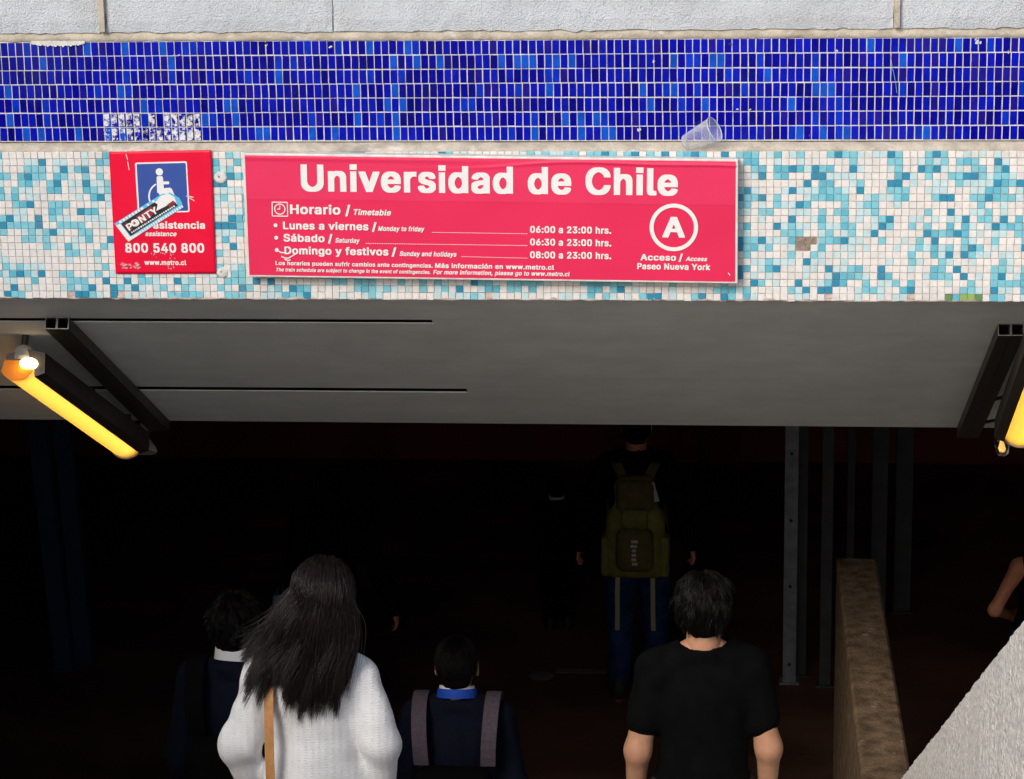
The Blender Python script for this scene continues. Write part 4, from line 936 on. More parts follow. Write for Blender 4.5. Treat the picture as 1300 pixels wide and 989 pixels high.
for q_ in ([(.10, .26), (.16, .22), (.17, .62), (.11, .66)], [(.32, .24), (.40, .22), (.41, .62), (.33, .64)], [(.50, .22), (.60, .18), (.62, .42), (.51, .60)], [(.80, .52), (.92, .50), (.93, .64), (.82, .66)], [(.41, .22), (.50, .22), (.50, .60), (.42, .62)]):
    spart('red_print', [q_], MT['dark_red'], .0009)
mb = MB()
text_geom('PONTY', at(*sk(.11, .62), Y1 - .0025), at(*sk(.64, .60), Y1 - .0025), 8.8 * PX, 0, False, mb); mb.build('lettering', MT['white'], st)
mb = MB(); c = at(*sk(.245, .44), Y1 - .0029); mb.add([(c[0] + .0105 * math.cos(a), c[1], c[2] + .0105 * math.sin(a)) for a in np.linspace(0, 6.283, 20, endpoint=False)], [tuple(range(20))]); mb.build('ball_print', MT['white'], st)
mb = MB(); mb.add([(c[0] + (.006 if k % 2 else .0025) * math.cos(a), c[1] - .0003, c[2] + (.006 if k % 2 else .0025) * math.sin(a)) for k, a in enumerate(np.linspace(0, 6.283, 10, endpoint=False))], [tuple(range(10))]); mb.build('ball_star', MT['dark_red'], st)
blk = []
rr = np.random.default_rng(4)
u = .07
while u < .66:
    w = rr.uniform(.022, .045)
    if rr.random() < .8: blk.append([(u, .02), (u + w, .02), (u + w, .13), (u, .13)])
    u += w + .014
u = .22
while u < .97:
    w = rr.uniform(.02, .036); blk.append([(u, .87), (u + w, .87), (u + w, .985), (u, .985)]); u += w + .012
u = .12
while u < .9:
    w = rr.uniform(.012, .03); blk.append([(u, .70), (u + w, .70), (u + w, .77), (u, .77)]); u += w + .012
tag(spart('letter_blocks', blk, MT['white'], .0009), kind='stuff')

# ------------------------------------------------------------------ plastic cup on the ledge
R0, R1, CH = 0.024, 0.0365, 0.098
prof = [(0.001, 0.004), (R0 - .002, 0.004), (R0, 0.0), (R0 + .0005, 0.004)]
for k in range(1, 24):
    t = k / 23; rad = R0 + (R1 - R0) * t + (0.0006 * math.sin(t * 70) if .45 < t < .85 else 0); prof.append((rad, CH * t))
prof += [(R1 + .0018, CH + .0005), (R1 + .0022, CH + .002), (R1 + .0008, CH + .0032), (R1 - .0008, CH + .001)]
n = 48; V = []; F = []
for (q, h) in prof: V += [(q * math.cos(a), q * math.sin(a), h) for a in np.linspace(0, 2 * math.pi, n, endpoint=False)]
for k in range(len(prof) - 1): F += [(k * n + j, k * n + (j + 1) % n, (k + 1) * n + (j + 1) % n, (k + 1) * n + j) for j in range(n)]
pb = at(885, 186, YW - .012); pt_ = at(909, 165, YW - .03)
axis = Vector((0.72, -0.30, 0.40)).normalized()
Rm = axis.to_track_quat('Z', 'Y').to_matrix()
VV = np.array([np.array(Rm @ Vector(v)) for v in V])
mouth = at(906.5, 164.5, YW - .02)
VV = VV + (mouth - np.array(Rm @ Vector((0, 0, CH))))
lowest = VV[:, 2].min()
cup = empty('plastic_cup', (mouth[0] - .03, mouth[1] + .02, lowest), 'crumpled clear plastic cup lying on the ledge above the red sign', 'cup')
nside = (len(prof) - 5) * n
obj('cup_wall', VV, F[:nside], MT['cup'], cup, smooth=True)
obj('rim', VV, F[nside:], mat('milky_rim', (0.8, 0.84, 0.86), 0.3, alpha=0.75), cup, smooth=True)

# ------------------------------------------------------------------ twin steel tubes under the soffit
def twin_tube(pxs, y_near, px_far, y_far, label, hgt=0.038):
    a = soff(pxs[0], y_near, .0); b = soff(pxs[1], y_near, .0)
    u0, v0 = sof_uv(a); u1, _ = sof_uv(b)
    u_far, v_far = sof_uv(soff(px_far, y_far, hgt))
    w = (u1 - u0) / 2; t = 0.003; v1 = v_far
    th = empty('steel_beam', sof_pt((u0 + u1) / 2, v0, -hgt), label, 'beam', 'twin steel tubes under the soffit')
    du = 0.0
    for k in range(2):
        mb = MB(); c0 = u0 + k * w + .0006; c1 = u0 + (k + 1) * w - .0006
        outer = [(c0, -.001), (c1, -.001), (c1, -hgt), (c0, -hgt)]; inner = [(c0 + t, -.001 - t), (c1 - t, -.001 - t), (c1 - t, -hgt + t), (c0 + t, -hgt + t)]
        V = [sof_pt(u + du * (v - v0), v, n_) for v in (v0, v1) for ringp in (outer, inner) for (u, n_) in ringp]
        F = []
        for j in range(4):
            q = (j + 1) % 4
            F += [(j, q, 8 + q, 8 + j), (4 + q, 4 + j, 12 + j, 12 + q), (q, j, 4 + j, 4 + q), (8 + j, 8 + q, 12 + q, 12 + j)]
        mb.add(V, F, 0)
        mb.build('tube', MT['steel_dark'], th)
        V = [sof_pt(u, v0 - .0008, n_) for ringp in (outer, [(c0 + .002, -.003), (c1 - .002, -.003), (c1 - .002, -hgt + .002), (c0 + .002, -hgt + .002)]) for (u, n_) in ringp]
        obj('cut_edge', V, [(j, (j + 1) % 4, 4 + (j + 1) % 4, 4 + j) for j in range(4)], MT['steel_edge'], th)
    return th
twin_tube((57.5, 88), 402.5, 205, 547.5, 'dark twin steel tube hung under the soffit beside the left lamp')
twin_tube((1266.5, 1300), 410.5, 1222, 556, 'dark twin steel tube hung under the soffit beside the right lamp')

# ------------------------------------------------------------------ lamps
def lamp(px_n, py_n, px_f, py_f, label, wd=0.118, hg=0.070, lean=-1, drop=0.085):
    """long batten lamp hung parallel to the soffit; yellow diffuser trough, dark housing"""
    u0, v0 = sof_uv(soff(px_n, py_n, drop)); u1, v1 = sof_uv(soff(px_f, py_f, drop))
    th = empty('strip_lamp', sof_pt(u0, v0, -drop - hg), label, 'lamp', 'lit strip lamps under the soffit')
    def sec(pts, v, uo): return [sof_pt(uo + a * lean * -1, v, -drop + b) for a, b in pts]
    def sweep(name, pts, va, vb, m, closed=True, caps=True, smooth=False, nseg=1):
        n = len(pts); V = []; F = []
        for k in range(nseg + 1):
            v = va + (vb - va) * k / nseg; uo = u0 + (u1 - u0) * (v - v0) / (v1 - v0); V += sec(pts, v, uo)
        for k in range(nseg):
            for j in range(n if closed else n - 1): F.append((k * n + j, k * n + (j + 1) % n, (k + 1) * n + (j + 1) % n, (k + 1) * n + j))
        if caps: F += [tuple(range(n)), tuple(nseg * n + j for j in range(n))]
        return obj(name, V, F, m, th, smooth=smooth)
    h = wd / 2
    sweep('housing', [(-h * .80, .016), (h * .25, .034), (h * 1.30, .022), (h * 1.34, -hg * .62), (h * .80, -hg * .80), (h * .72, -.004), (-h * .78, -.002)], v0 + .004, v1 - .004, MT['steel_dark'])
    arc = [(-h + h * 1.72 * t, -hg * (.10 + .90 * math.sin(math.pi * (0.06 + .86 * t)) ** .38)) for t in np.linspace(0, 1, 15)]
    sweep('diffuser', [(-h * .86, -.004)] + arc + [(h * .68, -.006)], v0, v1, MT['shell'], closed=False, caps=False, smooth=True)
    full = [(h * .68, -.005), (-h * .86, -.003)] + arc
    sweep('end_cap', full, v0 - .002, v0 - .0005, MT['shell'])
    sweep('end_cap', [(a * 1.06, b * 1.06) for a, b in full], v1 + .001, v1 + .008, MT['lamp_grey'])
    tb = MB(); tb.tube([sof_pt(u0 + h * .12, v0 + .012, -drop - hg * .42), sof_pt(u1 + h * .12, v1 - .03, -drop - hg * .42)], .012, 12)
    tb.build('tube', MT['tube'], th)
    c = sof_pt(u0 - lean * h * .50, v0 - .006, -drop - hg * .22)
    n_ = 16; V = [c + np.array([.030 * math.cos(a) * s_, -.012 * (1 - s_ * s_), .020 * math.sin(a) * s_]) for s_ in (1, .8, .4) for a in np.linspace(0, 6.283, n_, endpoint=False)]
    obj('tube_holder', V, [(k * n_ + j, k * n_ + (j + 1) % n_, k * n_ + n_ + (j + 1) % n_, k * n_ + n_ + j) for k in range(2) for j in range(n_)] + [tuple(range(2 * n_, 3 * n_))], MT['tube'], th, smooth=True)
    for v in (v0 + .03, v0 + (v1 - v0) * .62, v1 - .02):
        uo = u0 + (u1 - u0) * (v - v0) / (v1 - v0)
        mb = MB(); mb.tube([sof_pt(uo, v, 0), sof_pt(uo, v, -drop * .45)], .011, 10)
        mb.build('hanger', MT['steel_dark'], th)
        mb = MB(); mb.tube([sof_pt(uo, v, -drop * .42), sof_pt(uo, v, -drop * .55), sof_pt(uo, v, -drop + .012), sof_pt(uo, v, -drop + .002)], [.020, .030, .036, .034], 14)
        mb.build('bracket', MT['lamp_grey'], th, smooth=False)
    return th
lamp(26, 456, 163, 557, 'lit yellow strip lamp hanging under the soffit at the left edge')
lamp(1346, 400, 1292, 541, 'lit yellow strip lamp under the soffit at the right edge', lean=1)
# grey spun bracket dish at the far end of the left lamp
pd = soff(181, 572, .10)
dish = empty('lamp_bracket', pd, 'grey dish shaped bracket at the far end of the left lamp', 'bracket')
mb = MB(); mb.tube([pd + SN * .10, pd + SN * .06, pd + SN * .045, pd + SN * .012, pd, pd - SN * .006], [.016, .016, .022, .05, .054, .05], 20); mb.build('dish', MT['lamp_grey'], dish, smooth=False)
# little glass bulkhead lamp at the right
pg = soff(1272, 562, .07)
gl = empty('glass_jar_lamp', pg + SN * .07, 'small clear glass jar lamp hanging beside the right strip lamp', 'lamp')
mb = MB(); mb.tube([pg + SN * .07, pg + SN * .045, pg + SN * .02], [.024, .022, .023], 16); mb.build('cap', MT['lamp_grey'], gl)
pr = [(.019, .021), (.028, .008), (.031, -.012), (.027, -.034), (.014, -.046), (.001, -.049)]
V = [pg + SN * h + q * np.array([math.cos(a), math.sin(a), 0]) for q, h in pr for a in np.linspace(0, 6.283, 20, endpoint=False)]
obj('jar', V, [(k * 20 + j, k * 20 + (j + 1) % 20, k * 20 + 20 + (j + 1) % 20, k * 20 + 20 + j) for k in range(len(pr) - 1) for j in range(20)], MT['glass'], gl, smooth=True)
pr = [(.008, .016), (.013, .0), (.019, -.018), (.014, -.032), (.001, -.037)]
V = [pg + SN * h + q * np.array([math.cos(a), math.sin(a), 0]) for q, h in pr for a in np.linspace(0, 6.283, 14, endpoint=False)]
obj('bulb', V, [(k * 14 + j, k * 14 + (j + 1) % 14, k * 14 + 14 + (j + 1) % 14, k * 14 + 14 + j) for k in range(len(pr) - 1) for j in range(14)], mat('warm_bulb', (.9, .6, .2), .3, emit=(1, .55, .12), estr=.6), gl, smooth=True)
# conduit arms from the right tube to the lamp
for lab_, (y0, y1_, x0, x1_) in zip(('upper', 'lower'), ((504, 507, 1261, 1290), (533, 536, 1250, 1282))):
    mb = MB().tube([soff(x0, y1_, .02), soff((x0 + x1_) / 2, y0, .035), soff(x1_, y0, .05)], .006, 8)
    tag(mb.build('conduit_arm', MT['steel_dark']), lab_ + ' thin dark conduit arm between the right steel tube and its lamp', 'conduit')

# ------------------------------------------------------------------ balustrade: sloping on the stairs, level on the landing
XB0, XB1 = 0.5, 0.695
pa = on_plane(1300, 780, (XB0, 0, 0), np.array([1., 0, 0])); pb_ = on_plane(1181, 900, (XB0, 0, 0), np.array([1., 0, 0]))
def bal_top(y): return pa[2] - SLOPE * (y - pa[1])
r_end = on_plane(1062, 709, (XB0, 0, 0), np.array([1., 0, 0])); ZLV = r_end[2]; YLV = min(r_end[1], 16.5)
Yk = pa[1] + (pa[2] - ZLV) / SLOPE
def rail_wall(name, y0, y1, zt0, zt1, zb0, zb1, m, label, rough, seed):
    th = empty(name, ((XB0 + XB1) / 2, y0, zb0), label, 'balustrade')
    r = np.random.default_rng(seed); ny = int((y1 - y0) / 0.025); V = []; cols = 12
    for k in range(ny + 1):
        y = y0 + (y1 - y0) * k / ny; f = k / ny; zt = zt0 + (zt1 - zt0) * f; zb = zb0 + (zb1 - zb0) * f; ch = 0.012
        ring_ = [(XB0, zb), (XB0, zb + (zt - zb) * .35), (XB0, zb + (zt - zb) * .65), (XB0, zb + (zt - zb) * .88), (XB0, zt - ch), (XB0 + ch, zt), (XB0 + .08, zt + .002), (XB1 - .08, zt + .002), (XB1 - ch, zt), (XB1, zt - ch), (XB1, zb + (zt - zb) * .5), (XB1, zb)]
        for (x, z) in ring_: V.append((x + r.normal() * rough * .5, y, z + r.normal() * rough * .6))
    F = [(k * cols + j, k * cols + (j + 1) % cols, (k + 1) * cols + (j + 1) % cols, (k + 1) * cols + j) for k in range(ny) for j in range(cols)]
    F += [tuple(range(cols)), tuple(ny * cols + j for j in range(cols))]
    obj('body', V, F, m, th)
    return th
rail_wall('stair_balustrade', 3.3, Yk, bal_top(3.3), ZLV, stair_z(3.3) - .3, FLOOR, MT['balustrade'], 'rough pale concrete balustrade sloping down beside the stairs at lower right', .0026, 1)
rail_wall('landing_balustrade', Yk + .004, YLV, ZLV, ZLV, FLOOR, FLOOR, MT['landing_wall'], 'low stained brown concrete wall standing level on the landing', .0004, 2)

# ------------------------------------------------------------------ steel posts at the hall gate
def floor_at(px, py):
    r = ray(px, py); t = (FLOOR - EYE[2]) / r[2]; return EYE + r * t
def post(pxa, pxb, pyb, m, label, group, lean=0.0, holes=(), dY=0.0):
    a = floor_at(pxa, pyb); b = floor_at(pxb, pyb); w = b[0] - a[0]; Y = a[1] + dY
    th = empty('steel_post', ((a[0] + b[0]) / 2, Y, FLOOR), label, 'post', group)
    H = ZC + .05 - FLOOR; d = min(.08, w * .8); t = .006
    P = [(a[0], Y), (b[0], Y), (b[0], Y + d), (b[0] - t, Y + d), (b[0] - t, Y + t), (a[0] + t, Y + t), (a[0] + t, Y + d), (a[0], Y + d)]
    V = [(x + lean * h, y, FLOOR + h) for h in (0.0, H) for (x, y) in P]; n = len(P)
    F = [(j, (j + 1) % n, n + (j + 1) % n, n + j) for j in range(n)] + [(0, 1, 4, 5), (1, 2, 3, 4), (5, 6, 7, 0)]
    obj('channel', V, F, m, th)
    MB().box((a[0] - .02, Y - .02, FLOOR), (b[0] + .02, Y + d + .02, FLOOR + .012)).build('foot_plate', m, th)
    for hz in holes:
        MB().tube([((a[0] + b[0]) / 2 + lean * hz, Y - .006, FLOOR + hz), ((a[0] + b[0]) / 2 + lean * hz, Y + .001, FLOOR + hz)], .010, 8).build('bolt', MT['steel_dark'], th)
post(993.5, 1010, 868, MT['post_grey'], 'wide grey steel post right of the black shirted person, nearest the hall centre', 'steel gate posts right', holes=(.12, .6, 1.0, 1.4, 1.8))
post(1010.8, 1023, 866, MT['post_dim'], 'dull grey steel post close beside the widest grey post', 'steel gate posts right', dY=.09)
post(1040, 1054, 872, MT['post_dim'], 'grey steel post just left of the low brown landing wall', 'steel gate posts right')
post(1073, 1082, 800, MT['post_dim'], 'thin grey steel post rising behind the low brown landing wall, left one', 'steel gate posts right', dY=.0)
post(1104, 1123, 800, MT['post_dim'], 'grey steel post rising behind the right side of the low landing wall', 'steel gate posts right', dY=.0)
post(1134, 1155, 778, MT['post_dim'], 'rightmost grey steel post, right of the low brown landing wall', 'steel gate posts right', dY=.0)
post(70, 92, 852, MT['post_blue'], 'dark blue steel post farthest left in the hall', 'steel gate posts left', lean=-.05)
post(96, 117, 842, MT['post_blue'], 'dark blue steel post with bolts, second from the left', 'steel gate posts left', lean=-.035, holes=(.35, 1.2))
# red hanging cloth and red strip far in the hall
Yc = 16.6
ca, cb = at(847, 590, Yc), at(938, 584, Yc)
nx = 30; V = []
for i in range(nx + 1):
    u = i / nx; x = ca[0] + (cb[0] - ca[0]) * u; y = Yc + .03 * math.sin(u * 19); zb = ca[2] + (cb[2] - ca[2]) * u + .03 * math.sin(u * 7)
    V += [(x, y, ZC + .05), (x, y, zb), (x, y + .004, ZC + .05), (x, y + .004, zb)]
F = [(4 * i, 4 * i + 4, 4 * i + 5, 4 * i + 1) for i in range(nx)] + [(4 * i + 2, 4 * i + 3, 4 * i + 7, 4 * i + 6) for i in range(nx)] + [(4 * i + 1, 4 * i + 5, 4 * i + 7, 4 * i + 3) for i in range(nx)]
tag(obj('hanging_cloth', V, F, MT['red_cloth'], smooth=True), 'dark red cloth hanging from the ceiling behind the olive backpack', 'cloth')
sa, sb = floor_at(315, 666), floor_at(361, 666.8)
tag(MB().box((sa[0], sa[1] - .02, FLOOR), (sb[0], sa[1] + .16, FLOOR + .004)).build('red_line', MT['red_strip']), 'thin red line marked on the dark hall floor far left of centre', 'floor marking')

# worn tan strip let into the landing floor
fa, fb = floor_at(706, 853), floor_at(770, 853)
tag(MB().box((fa[0], fa[1] - .02, FLOOR), (fb[0], fa[1] + .05, FLOOR + .004)).build('floor_strip', mat('tan_floor_strip', (.24, .17, .10), .7, .3, 30)), 'narrow worn tan strip in the landing floor beside the drain', 'floor strip')

# ------------------------------------------------------------------ people: one continuous skin per body, clothes as shells
class Field:
    def __init__(s, lo, hi, h):
        s.lo = np.array(lo, float); s.h = h; s.n = np.ceil((np.array(hi) - s.lo) / h).astype(int) + 1
        s.F = np.full(s.n, 1.0, np.float32)
    def block(s, lo, hi):
        a = np.clip(np.floor((np.array(lo) - s.lo) / s.h).astype(int), 0, s.n); b = np.clip(np.ceil((np.array(hi) - s.lo) / s.h).astype(int) + 1, 0, s.n)
        if np.any(b <= a): return None
        g = [s.lo[i] + s.h * np.arange(a[i], b[i], dtype=np.float32) for i in range(3)]
        X, Y, Z = g[0][:, None, None], g[1][None, :, None], g[2][None, None, :]
        return (slice(a[0], b[0]), slice(a[1], b[1]), slice(a[2], b[2])), X, Y, Z
    @staticmethod
    def smin(a, b, k):
        if k <= 0: return np.minimum(a, b)
        h = np.maximum(k - np.abs(a - b), 0) / k
        return np.minimum(a, b) - h * h * k * 0.25
    def merge(s, sl, d, k, cut):
        if cut: s.F[sl] = -s.smin(-s.F[sl], d, k)
        else: s.F[sl] = s.smin(s.F[sl], d, k)
    def cap(s, a, b, ra, rb, k=0.02, cut=False):
        a = np.array(a, float); b = np.array(b, float); R = max(ra, rb) + 0.05 + k
        q = s.block(np.minimum(a, b) - R, np.maximum(a, b) + R)
        if q is None: return s
        sl, X, Y, Z = q; d = b - a; L2 = d @ d + 1e-12
        t = np.clip(((X - a[0]) * d[0] + (Y - a[1]) * d[1] + (Z - a[2]) * d[2]) / L2, 0, 1)
        D = np.sqrt((X - a[0] - t * d[0]) ** 2 + (Y - a[1] - t * d[1]) ** 2 + (Z - a[2] - t * d[2]) ** 2) - (ra + (rb - ra) * t)
        s.merge(sl, D, k, cut); return s
    def ell(s, c, r, k=0.02, cut=False):
        c = np.array(c, float); r = np.array(r, float); R = r + 0.05 + k
        q = s.block(c - R, c + R)
        if q is None: return s
        sl, X, Y, Z = q
        k0 = np.sqrt(((X - c[0]) / r[0]) ** 2 + ((Y - c[1]) / r[1]) ** 2 + ((Z - c[2]) / r[2]) ** 2)
        k1 = np.sqrt(((X - c[0]) / r[0] ** 2) ** 2 + ((Y - c[1]) / r[1] ** 2) ** 2 + ((Z - c[2]) / r[2] ** 2) ** 2) + 1e-9
        s.merge(sl, k0 * (k0 - 1) / k1, k, cut); return s
    def box(s, c, hs, rad, k=0.01, cut=False):
        c = np.array(c, float); hs = np.array(hs, float); R = hs + 0.05 + k
        q = s.block(c - R, c + R)
        if q is None: return s
        sl, X, Y, Z = q
        qx, qy, qz = np.abs(X - c[0]) - hs[0] + rad, np.abs(Y - c[1]) - hs[1] + rad, np.abs(Z - c[2]) - hs[2] + rad
        D = np.sqrt(np.maximum(qx, 0) ** 2 + np.maximum(qy, 0) ** 2 + np.maximum(qz, 0) ** 2) + np.minimum(np.maximum(qx, np.maximum(qy, qz)), 0) - rad
        s.merge(sl, D, k, cut); return s
    def plane(s, p, n, k=0.0):                       # keep the side the normal points away from
        n = np.array(n, float) / np.linalg.norm(n)
        g = [s.lo[i] + s.h * np.arange(s.n[i], dtype=np.float32) for i in range(3)]
        D = (g[0][:, None, None] - p[0]) * n[0] + (g[1][None, :, None] - p[1]) * n[1] + (g[2][None, None, :] - p[2]) * n[2]
        s.F = -s.smin(-s.F, -D, k); return s
    def folds(s, amp, sc, seed):
        r = np.random.default_rng(seed)
        g = [s.lo[i] + s.h * np.arange(s.n[i], dtype=np.float32) for i in range(3)]
        acc = 0
        for _ in range(7):
            d = r.normal(size=3) * np.array([1, 1, .55]) * sc; ph = r.uniform(0, 6.28)
            acc = acc + np.sin(g[0][:, None, None] * d[0] + g[1][None, :, None] * d[1] + g[2][None, None, :] * d[2] + ph)
        s.F += (amp * acc / 3).astype(np.float32); return s
    def mesh(s):
        F = s.F; F[0] = F[-1] = 1; F[:, 0] = F[:, -1] = 1; F[:, :, 0] = F[:, :, -1] = 1
        S = F < 0
        c = [S[dx:S.shape[0] - 1 + dx, dy:S.shape[1] - 1 + dy, dz:S.shape[2] - 1 + dz] for dx in (0, 1) for dy in (0, 1) for dz in (0, 1)]
        anyc = np.logical_or.reduce(c); allc = np.logical_and.reduce(c); act = anyc & ~allc
        idx = np.argwhere(act); vid = np.full(act.shape, -1, np.int32); vid[act] = np.arange(len(idx))
        off = np.array([(dx, dy, dz) for dx in (0, 1) for dy in (0, 1) for dz in (0, 1)])
        val = np.stack([F[idx[:, 0] + o[0], idx[:, 1] + o[1], idx[:, 2] + o[2]] for o in off], 1)
        P = np.zeros((len(idx), 3)); W = np.zeros(len(idx))
        for i in range(8):
            for j in range(i + 1, 8):
                if np.abs(off[i] - off[j]).sum() != 1: continue
                m = (val[:, i] < 0) != (val[:, j] < 0)
                t = np.where(m, val[:, i] / (val[:, i] - val[:, j] + 1e-12), 0)
                P += np.where(m[:, None], off[i] + t[:, None] * (off[j] - off[i]), 0); W += m
        P = s.lo + s.h * (idx + P / np.maximum(W, 1)[:, None])
        Q = []
        for ax in range(3):
            a1, a2 = (ax + 1) % 3, (ax + 2) % 3
            sl0 = [slice(1, -1)] * 3; sl1 = [slice(1, -1)] * 3
            sl0[ax] = slice(0, -1); sl1[ax] = slice(1, None)
            A, B = S[tuple(sl0)], S[tuple(sl1)]
            e = np.argwhere(A != B)
            if len(e) == 0: continue
            flip = A[e[:, 0], e[:, 1], e[:, 2]]
            base = e.copy(); base[:, a1] += 1; base[:, a2] += 1
            q = []
            for (o1, o2) in ((-1, -1), (0, -1), (0, 0), (-1, 0)):
                cidx = base.copy(); cidx[:, a1] += o1; cidx[:, a2] += o2
                q.append(vid[cidx[:, 0], cidx[:, 1], cidx[:, 2]])
            q = np.stack(q, 1); q[~flip] = q[~flip][:, ::-1]
            Q.append(q)
        Q = np.vstack(Q); Q = Q[(Q >= 0).all(1)]
        return P, Q

def strands_mesh(P, R):
    """P (n, m, 3) strand paths, R (n, m) radii -> three sided tapered tubes"""
    n, m, _ = P.shape
    T = np.gradient(P, axis=1); T /= np.linalg.norm(T, axis=2, keepdims=True) + 1e-9
    ref = np.array([0.31, 0.87, 0.2]); U = np.cross(T, ref); U /= np.linalg.norm(U, axis=2, keepdims=True) + 1e-9
    W = np.cross(T, U)
    V = np.stack([P + R[..., None] * (math.cos(a) * U + math.sin(a) * W) for a in (0, 2.094, 4.189)], 2)   # n,m,3,3
    idx = np.arange(n * m * 3).reshape(n, m, 3)
    Q = []
    for j in range(3):
        k = (j + 1) % 3
        Q.append(np.stack([idx[:, :-1, j], idx[:, :-1, k], idx[:, 1:, k], idx[:, 1:, j]], -1).reshape(-1, 4))
    return V.reshape(-1, 3), np.vstack(Q)

def part(th, name, PQ, m, smooth=True):
    P, Q = PQ
    return link(name, mesh_np(name, P, Q, m, smooth=smooth), th, (0, 0, 0))

def joints(H, fem=False, pose=None):
    s = H / 1.70
    sh = .142 if fem else .158
    J = dict(pel=(0, 0, .95), waist=(0, 0, 1.08), chest=(0, 0, 1.26), nb=(0, -.012, 1.474), head=(0, .012, 1.583),
             shL=(-sh, 0, 1.368), shR=(sh, 0, 1.368), elL=(-sh - .060, -.02, 1.095), elR=(sh + .060, -.02, 1.095), wrL=(-sh - .065, .06, .865), wrR=(sh + .065, .06, .865),
             hpL=(-.085, 0, .92), hpR=(.085, 0, .92), knL=(-.095, .02, .50), knR=(.095, .02, .50), anL=(-.095, -.02, .085), anR=(.095, -.02, .085))
    if pose: J.update(pose)
    return {k: np.array(v, float) * s for k, v in J.items()}, s

def add_torso(f, J, s, g=0.0, fem=False, k=.05):
    w = .92 if fem else 1.0
    f.ell(J['pel'], np.array((.155, .112, .13)) * s * (1.02 if fem else 1) + g, k); f.ell(J['waist'], np.array((.132 * w, .100, .14)) * s + g, k)
    f.ell(J['chest'], np.array((.152 * w, .108, .155)) * s + g, k)
    sl, sr = J['shL'], J['shR']
    dz = np.array((0, 0, -.035)) * s
    f.cap(sl * .8 + J['nb'] * .2 + dz, sr * .8 + J['nb'] * .2 + dz, .050 * s + g, .050 * s + g, k * .6)
    f.cap(J['nb'] + np.array((0, 0, -.035)) * s, sl, .046 * s + g, .042 * s + g, .02); f.cap(J['nb'] + np.array((0, 0, -.035)) * s, sr, .046 * s + g, .042 * s + g, .02)
def add_arms(f, J, s, g=0.0, fem=False, k=.03, upto=2.0):
    w = .90 if fem else 1.0
    for S_ in 'LR':
        a, b, c = J['sh' + S_], J['el' + S_], J['wr' + S_]
        e1 = a + (b - a) * min(1, upto); f.cap(a, e1, .050 * s * w + g, (.042 if upto >= 1 else .046) * s * w + g, k)
        if upto > 1:
            e2 = b + (c - b) * min(1, upto - 1); f.cap(b, e2, .041 * s * w + g, .029 * s * w + g, k)
def add_legs(f, J, s, g=0.0, k=.03, fl=1.0):
    for S_ in 'LR':
        f.cap(J['hp' + S_], J['kn' + S_], .088 * s + g, .058 * s + g * fl, k); f.cap(J['kn' + S_], J['an' + S_], .056 * s + g * fl, .038 * s + g * fl, k)
def add_head(f, J, s, ears=True):
    h = J['head']
    v = lambda x, y, z: h + np.array((x, y, z)) * s
    f.cap(J['nb'] + np.array((0, .0, -.03)) * s, v(0, -.02, -.06), .058 * s, .053 * s, .03)
    f.ell(v(0, -.012, .020), np.array((.073, .092, .088)) * s, .02); f.ell(v(0, .030, -.035), np.array((.058, .062, .072)) * s, .03)
    f.ell(v(0, .062, -.078), np.array((.026, .022, .020)) * s, .02)
    f.cap(v(0, .088, .0), v(0, .106, -.028), .009 * s, .013 * s, .012)
    for q in (-1, 1):
        f.ell(v(q * .030, .090, .006), np.array((.015, .012, .010)) * s, .010, cut=True); f.ell(v(q * .030, .078, .004), np.array((.011, .011, .011)) * s, .004)
        f.cap(v(q * .014, .094, .020), v(q * .042, .082, .020), .006 * s, .006 * s, .010)
        if ears:
            f.ell(v(q * .079, -.006, -.012), np.array((.010, .020, .032)) * s, .010); f.ell(v(q * .086, -.0, -.010), np.array((.006, .011, .020)) * s, .004, cut=True)
    f.cap(v(-.018, .090, -.050), v(.018, .090, -.050), .006 * s, .006 * s, .008)
    f.cap(v(-.020, .097, -.053), v(.020, .097, -.053), .0022 * s, .0022 * s, .003, cut=True)

def hand(J, s, side, curl=.45):
    w, e = J['wr' + side], J['el' + side]; d = (w - e) / np.linalg.norm(w - e)
    q = 1 if side == 'R' else -1
    n = np.array((-q * 1.0, 0, 0)); n = n - d * (n @ d); n /= np.linalg.norm(n)           # palm faces the thigh
    b = np.cross(d, n); b = b if b[1] > 0 else -b                                          # towards the thumb
    c = w + d * .055 * s
    f = Field(w - .13, w + .13 + d * .12, .0042)
    f.cap(w - d * .05 * s, w + d * .01 * s, .027 * s, .025 * s, .01)
    for t in (-.028, -.010, .010, .028):
        f.cap(w + d * .012 * s + b * t * .6 * s, w + d * .085 * s + b * t * s, .013 * s, .0105 * s, .012)
    for t, L in ((-.030, .058), (-.0105, .072), (.0105, .078), (.031, .070)):
        p = w + d * .086 * s + b * t * s; ang = 0.0
        for sg, rr_ in ((.45, .0088), (.32, .0080), (.23, .0070)):
            ang += curl; q2 = p + (d * math.cos(ang) + n * math.sin(ang)) * L * sg * s
            f.cap(p, q2, rr_ * s, rr_ * .93 * s, .003); p = q2
    p = w + d * .028 * s + b * .030 * s; q1 = p + (d * .75 + b * .50 + n * .35) * .036 * s; q2 = q1 + (d * .92 + b * .10 + n * .35) * .030 * s
    f.cap(p, q1, .013 * s, .010 * s, .012); f.cap(q1, q2, .0098 * s, .0085 * s, .004)
    return f.mesh()

